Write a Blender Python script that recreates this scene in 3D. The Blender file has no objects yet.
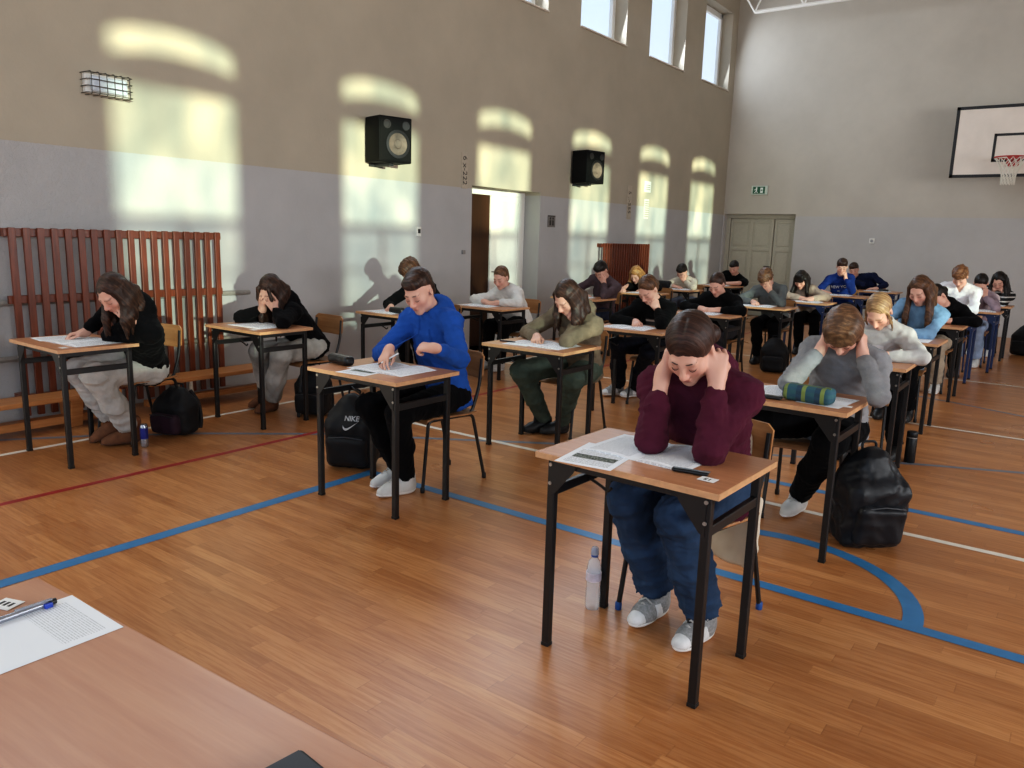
import bpy, math, random
import numpy as np
from mathutils import Vector, Matrix
random.seed(7)
PI = math.pi
COL = bpy.context.scene.collection
f32 = np.float32

# ---------------------------------------------------------------- camera solution (world: X right across the hall, Y along the long wall)
CAM_H = 1.52
FPX = 776.64
PITCH, ROLL, YAW = 0.1882, 0.029833, 0.63266
def cam_rows():
    cy, sy = math.cos(YAW), math.sin(YAW); cp, sp = math.cos(PITCH), math.sin(PITCH)
    F = np.array([-sy*cp, cy*cp, -sp]); r = np.array([cy, sy, 0.]); u = np.cross(r, F)
    cr, sr = math.cos(ROLL), math.sin(ROLL)
    return cr*r+sr*u, -sr*r+cr*u, F
CR, CU, CF = cam_rows()
def ray(u, v): return (u-512)/FPX*CR - (v-384)/FPX*CU + CF
CP = np.array([0, 0, CAM_H])
def aty(u, v, Y): d = ray(u, v); return CP + d*(Y/d[1])
def atx(u, v, X): d = ray(u, v); return CP + d*(X/d[0])
def atz(u, v, z): d = ray(u, v); return CP + d*((z-CAM_H)/d[2])

# ---------------------------------------------------------------- colours and materials
def lin(c):
    return tuple(((x/255)/12.92 if x/255 <= .04045 else ((x/255+.055)/1.055)**2.4) for x in c)
class NT:
    def __init__(s, name):
        s.m = bpy.data.materials.new(name); s.m.use_nodes = True
        s.n = s.m.node_tree.nodes; s.l = s.m.node_tree.links
        s.b = s.n['Principled BSDF']; s.out = s.n['Material Output']
    def add(s, t, **kw):
        nd = s.n.new(t)
        for k, v in kw.items():
            if k in nd.inputs.keys(): nd.inputs[k].default_value = v
            else: setattr(nd, k, v)
        return nd
    def link(s, a, b): s.l.new(a, b)
    def coord(s, kind='Object', scale=(1, 1, 1), rot=(0, 0, 0)):
        tc = s.add('ShaderNodeTexCoord'); mp = s.add('ShaderNodeMapping')
        mp.inputs['Scale'].default_value = scale; mp.inputs['Rotation'].default_value = rot
        s.link(tc.outputs[kind], mp.inputs['Vector']); return mp.outputs['Vector']
    def noise(s, vec, scale, detail=4, rough=.55):
        n = s.add('ShaderNodeTexNoise'); n.inputs['Scale'].default_value = scale
        n.inputs['Detail'].default_value = detail; n.inputs['Roughness'].default_value = rough
        if vec is not None: s.link(vec, n.inputs['Vector'])
        return n.outputs['Fac']
    def ramp(s, fac, stops):
        r = s.add('ShaderNodeValToRGB'); e = r.color_ramp.elements
        while len(e) < len(stops): e.new(.5)
        for i, (p, c) in enumerate(stops):
            e[i].position = p; e[i].color = (*c, 1)
        s.link(fac, r.inputs['Fac']); return r.outputs['Color']
    def mix(s, fac, a, b, mode='MIX'):
        m = s.add('ShaderNodeMix', data_type='RGBA', blend_type=mode)
        for sock, v in ((m.inputs[0], fac), (m.inputs[6], a), (m.inputs[7], b)):
            if isinstance(v, (int, float)): sock.default_value = v
            elif isinstance(v, tuple): sock.default_value = (*v[:3], 1)
            else: s.link(v, sock)
        return m.outputs[2]
    def math(s, op, a, b=None):
        m = s.add('ShaderNodeMath', operation=op)
        for i, v in enumerate((a, b)):
            if v is None: continue
            if isinstance(v, (int, float)): m.inputs[i].default_value = v
            else: s.link(v, m.inputs[i])
        return m.outputs[0]
    def base(s, c):
        if isinstance(c, tuple): s.b.inputs['Base Color'].default_value = (*c[:3], 1)
        else: s.link(c, s.b.inputs['Base Color'])
    def bump(s, h, strength=.2, dist=.01):
        b = s.add('ShaderNodeBump'); b.inputs['Strength'].default_value = strength
        b.inputs['Distance'].default_value = dist
        s.link(h, b.inputs['Height']); s.link(b.outputs['Normal'], s.b.inputs['Normal'])
    def set(s, **kw):
        for k, v in kw.items(): s.b.inputs[k.replace('_', ' ')].default_value = v
MATS = {}
def plain(name, rgb, rough=.5, metal=0, var=.12, scale=30, bump=0, spec=.5):
    if name in MATS: return MATS[name]
    t = NT(name); c = lin(rgb)
    n = t.noise(t.coord('Object'), scale, 3)
    t.base(t.ramp(n, [(.3, tuple(x*(1-var) for x in c)), (.7, tuple(min(1, x*(1+var)) for x in c))]))
    t.set(Roughness=rough, Metallic=metal); t.b.inputs['Specular IOR Level'].default_value = spec
    if bump: t.bump(n, bump, .003)
    MATS[name] = t.m; return t.m
def fabric(name, rgb, scale=240, var=.25, rough=.95, melange=0):
    if name in MATS: return MATS[name]
    t = NT(name); c = lin(rgb); v = t.coord('Object')
    n1 = t.noise(v, 9, 3); n2 = t.noise(v, scale, 2)
    a = t.ramp(n1, [(.3, tuple(x*(1-var) for x in c)), (.7, tuple(min(1, x*(1+var)) for x in c))])
    if melange:
        a = t.mix(t.math('MULTIPLY', n2, melange), a, tuple(min(1, x*1.9) for x in c))
    t.base(a); t.set(Roughness=rough); t.b.inputs['Specular IOR Level'].default_value = .08 if rough > .8 else .3
    t.b.inputs['Sheen Weight'].default_value = .02
    t.bump(n2, .25, .002); MATS[name] = t.m; return t.m
def denim(name, rgb):
    if name in MATS: return MATS[name]
    t = NT(name); c = lin(rgb)
    n1 = t.noise(t.coord('Object'), 5, 4); n2 = t.noise(t.coord('Object', (300, 300, 40)), 3, 2)
    a = t.ramp(n1, [(.32, tuple(x*.55 for x in c)), (.68, tuple(min(1, x*1.7) for x in c))])
    t.base(t.mix(t.math('MULTIPLY', n2, .35), a, tuple(min(1, x*2.2) for x in c)))
    t.set(Roughness=.9); t.b.inputs['Specular IOR Level'].default_value = .15
    t.bump(n2, .2, .002); MATS[name] = t.m; return t.m
def stripes(name, c1, c2, freq, duty=.5):
    if name in MATS: return MATS[name]
    t = NT(name); tc = t.add('ShaderNodeTexCoord'); sx = t.add('ShaderNodeSeparateXYZ')
    t.link(tc.outputs['Object'], sx.inputs[0])
    fr = t.math('FRACT', t.math('MULTIPLY', sx.outputs['Z'], freq))
    t.base(t.mix(t.math('GREATER_THAN', fr, duty), lin(c1), lin(c2))); t.set(Roughness=.95)
    MATS[name] = t.m; return t.m
def skin_mat():
    if 'skin' in MATS: return MATS['skin']
    t = NT('skin'); a = t.add('ShaderNodeVertexColor', layer_name='Col')
    n = t.noise(t.coord('Object'), 60, 3)
    t.base(t.mix(t.math('MULTIPLY', n, .12), a.outputs['Color'], lin((190, 120, 100))))
    t.set(Roughness=.48); t.b.inputs['Specular IOR Level'].default_value = .35
    MATS['skin'] = t.m; return t.m
def hair_mat(name, rgb, hi):
    if name in MATS: return MATS[name]
    t = NT(name); c = lin(rgb); h = lin(hi)
    a = t.add('ShaderNodeAttribute', attribute_name='hco')
    n = t.noise(a.outputs['Vector'], 1., 4, .65)
    t.base(t.ramp(n, [(.3, tuple(x*.55 for x in c)), (.5, c), (.72, h)]))
    t.set(Roughness=.42); t.b.inputs['Specular IOR Level'].default_value = .3
    t.bump(n, .7, .006); MATS[name] = t.m; return t.m
def wood(name, a, b, axis=0, rough=.42, scale=1., gloss=.4):
    if name in MATS: return MATS[name]
    t = NT(name); sc = [14*scale]*3; sc[axis] = .9*scale
    v = t.coord('Object', tuple(sc)); n = t.noise(v, 4., 5, .6); n2 = t.noise(v, 22, 2)
    c = t.ramp(n, [(.3, lin(a)), (.7, lin(b))])
    t.base(t.mix(t.math('MULTIPLY', n2, .22), c, tuple(x*.6 for x in lin(a))))
    t.set(Roughness=rough); t.b.inputs['Specular IOR Level'].default_value = gloss
    MATS[name] = t.m; return t.m
def paper_mat(name, kind):
    if name in MATS: return MATS[name]
    t = NT(name); tc = t.add('ShaderNodeTexCoord'); sx = t.add('ShaderNodeSeparateXYZ')
    t.link(tc.outputs['UV'], sx.inputs[0])
    x, y = sx.outputs['X'], sx.outputs['Y']
    rows = {'text': 34, 'form': 22, 'sparse': 58}[kind]
    fr = t.math('FRACT', t.math('MULTIPLY', y, rows)); line = t.math('LESS_THAN', fr, .45)
    cm = t.add('ShaderNodeCombineXYZ'); t.link(t.math('MULTIPLY', x, 60), cm.inputs[0])
    t.link(t.math('FLOOR', t.math('MULTIPLY', y, rows)), cm.inputs[1])
    n = t.noise(cm.outputs[0], 1., 1); word = t.math('GREATER_THAN', n, .44)
    ink = t.math('MULTIPLY', line, word)
    def between(v, lo, hi): return t.math('MULTIPLY', t.math('GREATER_THAN', v, lo), t.math('LESS_THAN', v, hi))
    ink = t.math('MULTIPLY', ink, t.math('MULTIPLY', between(x, .1, .9), between(y, .08, .93) if kind != 'sparse' else between(y, .66, .93)))
    c = t.mix(t.math('MULTIPLY', ink, .3 if kind == 'sparse' else .55), lin((236, 238, 242)), lin((50, 52, 60)))
    if kind == 'form':
        band = t.math('MULTIPLY', between(x, .12, .88), between(y, .30, .46))
        n3 = t.noise(tc.outputs['UV'], 26, 3)
        c = t.mix(band, c, t.ramp(n3, [(.4, lin((30, 34, 30))), (.62, lin((150, 155, 145)))]))
    t.base(c); t.set(Roughness=.8); t.b.inputs['Specular IOR Level'].default_value = .2
    MATS[name] = t.m; return t.m

# ---------------------------------------------------------------- plain mesh builder
class MB:
    def __init__(s): s.v = []; s.f = []; s.uv = {}
    def quad(s, a, b, c, d, uv=None):
        i = len(s.v); s.v += [tuple(a), tuple(b), tuple(c), tuple(d)]; s.f.append((i, i+1, i+2, i+3))
        if uv: s.uv[len(s.f)-1] = uv
    def poly(s, pts):
        i = len(s.v); s.v += [tuple(p) for p in pts]; s.f.append(tuple(range(i, i+len(pts))))
    def box(s, lo, hi, M=None):
        x0, y0, z0 = lo; x1, y1, z1 = hi
        p = [(x0,y0,z0),(x1,y0,z0),(x1,y1,z0),(x0,y1,z0),(x0,y0,z1),(x1,y0,z1),(x1,y1,z1),(x0,y1,z1)]
        if M is not None: p = [tuple(M @ Vector(q)) for q in p]
        i = len(s.v); s.v += p
        for q in ((3,2,1,0),(4,5,6,7),(0,1,5,4),(1,2,6,5),(2,3,7,6),(3,0,4,7)): s.f.append(tuple(i+k for k in q))
        return s
    def prism(s, pts, axis, lo, hi):
        # pts 2D polygon in the plane perpendicular to axis, extruded lo..hi
        def mk(p, t):
            q = list(p); q.insert(axis, t); return tuple(q)
        n = len(pts); i = len(s.v)
        s.v += [mk(p, lo) for p in pts] + [mk(p, hi) for p in pts]
        s.f.append(tuple(i+k for k in range(n))[::-1]); s.f.append(tuple(i+n+k for k in range(n)))
        for k in range(n): s.f.append((i+k, i+(k+1) % n, i+n+(k+1) % n, i+n+k))
        return s
    def tube(s, pts, r, seg=8, caps=True):
        pts = [Vector(p) for p in pts]; n = len(pts); rr = r if isinstance(r, (list, tuple)) else [r]*n
        t0 = (pts[1]-pts[0]).normalized(); up = Vector((0, 0, 1)) if abs(t0.z) < .9 else Vector((0, 1, 0))
        a = t0.cross(up).normalized(); i0 = len(s.v)
        for k in range(n):
            t = ((pts[min(k+1, n-1)]-pts[max(k-1, 0)])).normalized()
            a = (a - t*a.dot(t)).normalized(); b = t.cross(a)
            for j in range(seg):
                w = 2*PI*j/seg; s.v.append(tuple(pts[k] + (a*math.cos(w)+b*math.sin(w))*rr[k]))
        for k in range(n-1):
            for j in range(seg):
                p = i0+k*seg+j; q = i0+k*seg+(j+1) % seg
                s.f.append((p, q, q+seg, p+seg))
        if caps:
            s.f.append(tuple(i0+j for j in range(seg))[::-1]); s.f.append(tuple(i0+(n-1)*seg+j for j in range(seg)))
        return s
    def lathe(s, prof, seg=20, c=(0, 0, 0)):
        i0 = len(s.v); n = len(prof)
        for (r, z) in prof:
            for j in range(seg):
                w = 2*PI*j/seg; s.v.append((c[0]+r*math.cos(w), c[1]+r*math.sin(w), c[2]+z))
        for k in range(n-1):
            for j in range(seg):
                p = i0+k*seg+j; q = i0+k*seg+(j+1) % seg; s.f.append((p, q, q+seg, p+seg))
        s.f.append(tuple(i0+j for j in range(seg))[::-1]); s.f.append(tuple(i0+(n-1)*seg+j for j in range(seg)))
        return s
    def build(s, name, mat, parent=None, smooth=False, loc=None, bevel=0, kind=None):
        me = bpy.data.meshes.new(name); me.from_pydata(s.v, [], s.f); me.validate()
        if s.uv:
            u = me.uv_layers.new(name='UVMap')
            for fi, uvs in s.uv.items():
                for li, c in zip(me.polygons[fi].loop_indices, uvs): u.data[li].uv = c
        me.materials.append(mat); o = bpy.data.objects.new(name, me); COL.objects.link(o)
        if smooth:
            me.polygons.foreach_set('use_smooth', [True]*len(me.polygons))
            m = o.modifiers.new('split', 'EDGE_SPLIT'); m.split_angle = math.radians(40)
        if bevel:
            b = o.modifiers.new('bevel', 'BEVEL'); b.width = bevel; b.segments = 2; b.limit_method = 'ANGLE'
        if parent: o.parent = parent
        if loc is not None: o.location = loc
        if kind: o['kind'] = kind
        return o
def fillet(pts, r, n=5):
    pts = [Vector(p) for p in pts]; out = [pts[0]]
    for a, b, c in zip(pts, pts[1:], pts[2:]):
        u = (a-b); w = (c-b); d = min(r, u.length*.45, w.length*.45)
        p = b+u.normalized()*d; q = b+w.normalized()*d
        for k in range(n+1):
            t = k/n; out.append(p*(1-t)**2 + b*2*t*(1-t) + q*t*t)
    return out+[pts[-1]]
def tag(o, label=None, cat=None, group=None, kind=None):
    if label: o['label'] = label
    if cat: o['category'] = cat
    if group: o['group'] = group
    if kind: o['kind'] = kind
    return o
def empty(name, loc, label, cat, group=None, rz=0):
    o = bpy.data.objects.new(name, None); o.empty_display_size = .1; COL.objects.link(o)
    o.location = loc; o.rotation_euler = (0, 0, rz); return tag(o, label, cat, group)
def copy_tree(o, parent=None):
    c = o.copy(); COL.objects.link(c)
    if parent: c.parent = parent
    for ch in list(o.children): copy_tree(ch, c)
    return c
def text_mesh(name, body, size, mat, parent=None, depth=.0005, M=None, bold=False):
    cu = bpy.data.curves.new(name, 'FONT'); cu.body = body; cu.size = size; cu.align_x = 'CENTER'; cu.align_y = 'CENTER'
    cu.extrude = depth
    if bold: cu.offset = size*.02
    tmp = bpy.data.objects.new(name, cu); COL.objects.link(tmp)
    bpy.context.view_layer.update()
    me = bpy.data.meshes.new_from_object(tmp.evaluated_get(bpy.context.evaluated_depsgraph_get()))
    bpy.data.objects.remove(tmp); bpy.data.curves.remove(cu)
    o = bpy.data.objects.new(name, me); COL.objects.link(o); me.materials.clear(); me.materials.append(mat)
    if M is not None: me.transform(M)
    if parent: o.parent = parent
    return o

# ---------------------------------------------------------------- implicit surfaces
def A(*p): return np.array(p, float)
def unit(v): v = np.asarray(v, float); return v/(np.linalg.norm(v)+1e-9)
class Field:
    def __init__(s, lo, hi, h):
        s.h = h; s.lo = np.asarray(lo, float)-2*h
        n = np.maximum(4, np.ceil((np.asarray(hi, float)+2*h-s.lo)/h).astype(int)+1)
        s.n = n; s.a = np.full(tuple(n), .3, f32)
        s.c = [(s.lo[i]+h*np.arange(n[i])).astype(f32) for i in range(3)]
    def sl(s, lo, hi):
        i0 = np.clip(np.floor((np.asarray(lo)-s.lo)/s.h).astype(int), 0, s.n)
        i1 = np.clip(np.ceil((np.asarray(hi)-s.lo)/s.h).astype(int)+1, 0, s.n)
        return tuple(slice(a, b) for a, b in zip(i0, i1))
    def grid(s, sub):
        return s.c[0][sub[0]][:, None, None], s.c[1][sub[1]][None, :, None], s.c[2][sub[2]][None, None, :]
    def comb(s, sub, d, k, cut):
        a = s.a[sub]
        if a.size == 0: return
        if cut:
            d = -d
            if k > 0:
                hh = np.maximum(k-np.abs(a-d), 0)/k; s.a[sub] = np.maximum(a, d)+hh*hh*(k*.25)
            else: s.a[sub] = np.maximum(a, d)
        elif k > 0:
            hh = np.maximum(k-np.abs(a-d), 0)/k; s.a[sub] = np.minimum(a, d)-hh*hh*(k*.25)
        else: s.a[sub] = np.minimum(a, d)
    def cone(s, a, b, ra, rb, k=.02, cut=False):
        a = np.asarray(a, float); b = np.asarray(b, float); m = max(ra, rb)+k+3*s.h
        sub = s.sl(np.minimum(a, b)-m, np.maximum(a, b)+m); X, Y, Z = s.grid(sub)
        d = b-a; L = float(d@d)+1e-12
        t = np.clip(((X-f32(a[0]))*f32(d[0]/L)+(Y-f32(a[1]))*f32(d[1]/L)+(Z-f32(a[2]))*f32(d[2]/L)), 0, 1)
        q = np.sqrt((X-f32(a[0])-t*f32(d[0]))**2+(Y-f32(a[1])-t*f32(d[1]))**2+(Z-f32(a[2])-t*f32(d[2]))**2)
        s.comb(sub, q-(f32(ra)+t*f32(rb-ra)), k, cut)
    def ell(s, c, r, k=.02, R=None, cut=False):
        c = np.asarray(c, float); m = max(r)+k+3*s.h
        sub = s.sl(c-m, c+m); X, Y, Z = s.grid(sub)
        x, y, z = X-f32(c[0]), Y-f32(c[1]), Z-f32(c[2])
        if R is not None:
            R = np.asarray(R, f32); x, y, z = (R[0, 0]*x+R[0, 1]*y+R[0, 2]*z, R[1, 0]*x+R[1, 1]*y+R[1, 2]*z, R[2, 0]*x+R[2, 1]*y+R[2, 2]*z)
        u, v, w = x/f32(r[0]), y/f32(r[1]), z/f32(r[2])
        k0 = np.sqrt(u*u+v*v+w*w); k1 = np.sqrt((u/f32(r[0]))**2+(v/f32(r[1]))**2+(w/f32(r[2]))**2)+f32(1e-6)
        s.comb(sub, k0*(k0-1)/k1, k, cut)
    def rbox(s, c, half, rad, k=.0, R=None, cut=False, taper=0):
        c = np.asarray(c, float); m = float(np.linalg.norm(half))+k+3*s.h
        sub = s.sl(c-m, c+m); X, Y, Z = s.grid(sub)
        x, y, z = X-f32(c[0]), Y-f32(c[1]), Z-f32(c[2])
        if R is not None:
            R = np.asarray(R, f32); x, y, z = (R[0, 0]*x+R[0, 1]*y+R[0, 2]*z, R[1, 0]*x+R[1, 1]*y+R[1, 2]*z, R[2, 0]*x+R[2, 1]*y+R[2, 2]*z)
        sc = 1+f32(taper)*z/f32(half[2])
        qx = np.abs(x)-f32(half[0]-rad)*sc; qy = np.abs(y)-f32(half[1]-rad)*sc; qz = np.abs(z)-f32(half[2]-rad)
        d = np.sqrt(np.maximum(qx, 0)**2+np.maximum(qy, 0)**2+np.maximum(qz, 0)**2)+np.minimum(np.maximum(np.maximum(qx, qy), qz), 0)-f32(rad)
        s.comb(sub, d, k, cut)
    def plane(s, p, n, k=0):
        # keep the side the normal points away from
        n = unit(n); X, Y, Z = s.grid((slice(None),)*3)
        d = (X-f32(p[0]))*f32(n[0])+(Y-f32(p[1]))*f32(n[1])+(Z-f32(p[2]))*f32(n[2])
        if k > 0:
            hh = np.maximum(k-np.abs(s.a-d), 0)/k; s.a = np.maximum(s.a, d)+hh*hh*(k*.25)
        else: s.a = np.maximum(s.a, d)
    def folds(s, amp, freq, seed, squash=(1, 1, 1.6)):
        rng = np.random.RandomState(seed); X, Y, Z = s.grid((slice(None),)*3)
        w = np.abs(s.a) < 4*amp+2*s.h
        I = np.nonzero(w); x = s.c[0][I[0]]; y = s.c[1][I[1]]; z = s.c[2][I[2]]; tot = 0
        for q in range(4):
            d = unit(rng.normal(size=3)*np.array(squash)); e = unit(rng.normal(size=3)); fr = freq*(.7+.5*q)
            u = (x*d[0]+y*d[1]+z*d[2])*fr+rng.rand()*6; vv = (x*e[0]+y*e[1]+z*e[2])*fr*.6+rng.rand()*6
            tot = tot+(np.abs(np.sin(u+1.5*np.sin(vv)))-.6)/(1+.45*q)
        s.a[I] += (amp*tot*.6).astype(f32)
    def mesh(s):
        a = s.a; S = a < 0; n0, n1, n2 = a.shape
        cs = [(0,0,0),(1,0,0),(0,1,0),(1,1,0),(0,0,1),(1,0,1),(0,1,1),(1,1,1)]
        cv = lambda M, c: M[c[0]:n0-1+c[0], c[1]:n1-1+c[1], c[2]:n2-1+c[2]]
        cnt = np.zeros((n0-1, n1-1, n2-1), np.int8)
        for c in cs: cnt += cv(S, c)
        I = np.nonzero((cnt > 0) & (cnt < 8)); N = len(I[0])
        if N == 0: return np.zeros((0, 3)), np.zeros((0, 4), int)
        idx = np.full(cnt.shape, -1, np.int32); idx[I] = np.arange(N)
        P = np.zeros((N, 3)); K = np.zeros(N)
        val = [a[I[0]+c[0], I[1]+c[1], I[2]+c[2]] for c in cs]
        for p, q in ((0,1),(2,3),(4,5),(6,7),(0,2),(1,3),(4,6),(5,7),(0,4),(1,5),(2,6),(3,7)):
            va, vb = val[p], val[q]; cr = (va < 0) != (vb < 0)
            t = np.where(cr, va/np.where(cr, va-vb, 1), 0)
            for ax in range(3):
                P[:, ax] += np.where(cr, cs[p][ax]+t*(cs[q][ax]-cs[p][ax]), 0)
            K += cr
        P = s.lo + s.h*(P/K[:, None]+np.stack(I, 1))
        Q = []
        for ax in range(3):
            b, c = (ax+1) % 3, (ax+2) % 3
            sa = [slice(1, -1)]*3; sb = [slice(1, -1)]*3
            sa[ax] = slice(0, -1); sb[ax] = slice(1, None)
            x, y = S[tuple(sa)], S[tuple(sb)]; E = np.nonzero(x != y)
            g = [E[0].copy(), E[1].copy(), E[2].copy()]
            for o in (b, c): g[o] += 1
            def cell(db, dc):
                h = [q.copy() for q in g]; h[b] += db; h[c] += dc; return idx[h[0], h[1], h[2]]
            quad = np.stack([cell(-1, -1), cell(0, -1), cell(0, 0), cell(-1, 0)], 1)
            fl = ~x[E]; quad[fl] = quad[fl][:, ::-1]; Q.append(quad)
        Q = np.concatenate(Q); Q = Q[(Q >= 0).all(1)]
        # one light smoothing pass
        return P, Q
def relax(P, Q, it=1, lam=.5):
    for _ in range(it):
        acc = np.zeros_like(P); n = np.zeros(len(P))
        for i in range(4):
            a, b = Q[:, i], Q[:, (i+1) % 4]
            np.add.at(acc, a, P[b]); np.add.at(n, a, 1); np.add.at(acc, b, P[a]); np.add.at(n, b, 1)
        P = P+lam*(acc/np.maximum(n, 1)[:, None]-P)
    return P
def np_mesh(name, P, Q, mat, org=(0, 0, 0), parent=None, attrs=None):
    me = bpy.data.meshes.new(name); P = (P-np.asarray(org)).astype(f32)
    me.vertices.add(len(P)); me.vertices.foreach_set('co', P.ravel())
    me.loops.add(Q.size); me.polygons.add(len(Q))
    me.loops.foreach_set('vertex_index', Q.astype(np.int32).ravel())
    me.polygons.foreach_set('loop_start', np.arange(0, Q.size, 4, dtype=np.int32))
    me.polygons.foreach_set('use_smooth', np.ones(len(Q), bool))
    me.update(calc_edges=True)
    for k, (typ, arr) in (attrs or {}).items():
        at = me.attributes.new(k, typ, 'POINT')
        at.data.foreach_set('color' if typ == 'FLOAT_COLOR' else 'vector', arr.astype(f32).ravel())
    me.materials.append(mat); o = bpy.data.objects.new(name, me); COL.objects.link(o)
    if parent: o.parent = parent
    return o
# ---------------------------------------------------------------- people
def rotm(pitch, yaw, roll):
    p, y, r = (math.radians(a) for a in (pitch, yaw, roll))
    Rx = np.array([[1,0,0],[0,math.cos(p),-math.sin(p)],[0,math.sin(p),math.cos(p)]])
    Rz = np.array([[math.cos(y),-math.sin(y),0],[math.sin(y),math.cos(y),0],[0,0,1]])
    Ry = np.array([[math.cos(r),0,math.sin(r)],[0,1,0],[-math.sin(r),0,math.cos(r)]])
    return Rz @ Rx @ Ry
HAIR = {}
def sstep(d, a, b): t = np.clip((d-a)/(b-a), 0, 1); return t*t*(3-2*t)
class Person:
    def __init__(s, key, D, H, label, pitch=45, yaw=0, roll=0, by=0, hip=None, arms=None, legs=None, top=None, pants=None,
                 shoes=None, hair=None, h=.0095, w=1.0, skin=(214, 168, 149), near=False, seed=1, sc=None, group=None, lean=0, hw=1.0):
        s.key, s.D, s.h, s.w, s.near, s.seed, s.hairspec = key, A(D[0], D[1], 0), h, w, near, seed, hair
        s.M = rotm(pitch, yaw, roll); s.R = s.M.T; s.H = A(*H)
        s.up = s.M @ A(0, 0, 1); s.fw = s.M @ A(0, -1, 0)
        s.J = s.H-.075*s.up-.032*s.fw
        s.N = s.J+.085*unit(A(0, .55, -.85)+.35*(-s.up))
        hip = hip or (0, .50, .545); s.P = A(D[0]+hip[0], D[1]+hip[1], hip[2])
        s.SC = A(D[0]+sc[0], D[1]+sc[1], sc[2]) if sc else s.N+A(0, .03, -.055)
        b = math.radians(by); s.xa = A(math.cos(b), math.sin(b), -math.sin(math.radians(lean))); s.xa = unit(s.xa)
        s.t = unit(s.SC-s.P); s.bk = unit(np.cross(s.t, s.xa)); s.xa = np.cross(s.bk, s.t); s.L = np.linalg.norm(s.SC-s.P)
        s.RT = np.stack([s.xa, s.bk, s.t])
        hb = .157*w*hw
        s.Sh = {q: s.SC+s.xa*hb*q-s.bk*.03+s.t*.0 for q in (-1, 1)}
        s.arm = {}
        for q in (-1, 1): s.arm[q] = s.solve_arm(q, *((arms or {}).get(q) or ('D', {})))
        s.leg = {}
        for q in (-1, 1):
            l = (legs or {}).get(q) or {}
            K = A(*l['k']) if 'k' in l else s.D+A(hip[0]+.105*q, .12, .525)
            An = A(*l['a']) if 'a' in l else s.D+A(hip[0]+.11*q, .27, .085)
            s.leg[q] = (s.P+s.xa*.085*q+A(0, -.02, .0), K, An, l)
        s.org = (s.P[0], s.P[1], 0)
        s.top, s.pants, s.shoes = top, pants, shoes
        s.skin = np.array(lin(skin)); s.build(label, group)
    def loc(s, p): return (np.asarray(p)-s.H) @ s.M
    def hp(s, x, y, z): return s.H+s.M @ A(x, y, z)
    def solve_arm(s, q, kind, o):
        D, hp = s.D, s.hp
        e = o.get('e')
        if kind == 'H':   # hand along the side of the head
            W = s.H+s.M[:, 0]*.099*q+A(0, .012, -.100); fd = A(-.10*q, .12, 1); dn = s.M[:, 0]*q+A(0, -.25, .1); c = (28, 42, 30); E = D+A(.21*q, .12, .808)
        elif kind == 'F': # hand over brow and eyes
            W = hp(.062*q, -.112, -.095); fd = s.M @ A(-.25*q, .05, 1); dn = s.M @ A(.45*q, -1, 0); c = (18, 30, 22); E = D+A(.2*q, .1, .808)
        elif kind == 'C': # fist under cheek or chin
            W = hp(.07*q, -.065, -.165); fd = s.M @ A(-.15*q, -.1, 1); dn = s.M @ A(.9*q, -.5, 0); c = (60, 80, 50); E = D+A(.19*q, .1, .808)
        elif kind == 'W': # writing
            W = D+A(.13*q, .02, .80); fd = A(-.45*q, -.85, -.12); dn = A(.35*q, 0, 1); c = (42, 48, 30); E = D+A(.28*q, .26, .83)
        elif kind == 'T': # hands together in front
            W = D+A(.10*q, .06, .80); fd = A(-.85*q, -.5, -.05); dn = A(.2*q, -.4, .9); c = (35, 50, 30); E = D+A(.28*q, .25, .82)
        elif kind == 'R': # held low, hand below the desk top
            W = D+A(.14*q, .28, .66); fd = A(-.3*q, -.9, -.2); dn = A(q, 0, .6); c = (30, 40, 20); E = D+A(.27*q, .45, .74)
        else:             # forearm folded on the desk
            W = D+A(.06*q, .03, .798); fd = A(-.95*q, -.15, -.06); dn = A(.1*q, -.2, 1); c = (14, 22, 14); E = D+A(.27*q, .19, .812)
        if 'w' in o: W = A(*o['w'])
        if 'dw' in o: W = W+A(*o['dw'])
        if 'f' in o: fd = A(*o['f'])
        if 'n' in o: dn = A(*o['n'])
        if 'c' in o: c = o['c']
        if e: E = A(*e)
        if 'de' in o: E = E+A(*o['de'])
        S = s.Sh[q]; L1, L2 = .285*s.w, .255*s.w
        # keep believable lengths: move the elbow along the bisecting circle if it is out of reach
        for _ in range(12):
            for (p, L) in ((S, L1), (W, L2)):
                v = E-p; d = np.linalg.norm(v); E = E-v*(1-L/d)*.5*(1 if not o.get('fix') else 0)
            E[2] = max(E[2], .80 if E[1] < s.D[1]+.27 else .6)
        fd = unit(fd); dn = unit(dn-fd*(dn @ fd))
        return dict(S=S, E=E, W=W, f=fd, n=dn, c=c, L=(np.linalg.norm(E-S), np.linalg.norm(E-W)), o=o)
    # --- shape lists shared by body and clothing
    def torso(s, F, e, k=.06):
        w = s.w; P, t, bk, L = s.P, s.t, s.bk, s.L
        F.ell(P+A(0, 0, .015), (.165*w+e, .125+e, .115+e), k, s.RT)
        F.ell(P+t*L*.34+bk*.015, (.140*w+e, .105+e, .15+e), k, s.RT)
        F.ell(P+t*L*.68+bk*.012, (.155*w+e, .112+e, .15+e), k, s.RT)
        F.ell(s.SC-t*.035+bk*.005, (.138*w+e, .085+e, .085+e), k, s.RT)
        for q in (-1, 1):
            F.cone(s.SC, s.Sh[q], .055+e, .050+e, .04)
            F.cone(s.N+(s.J-s.N)*.15, s.Sh[q]+s.t*.005, .04+e*.6, .042+e*.8, .05)
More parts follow.
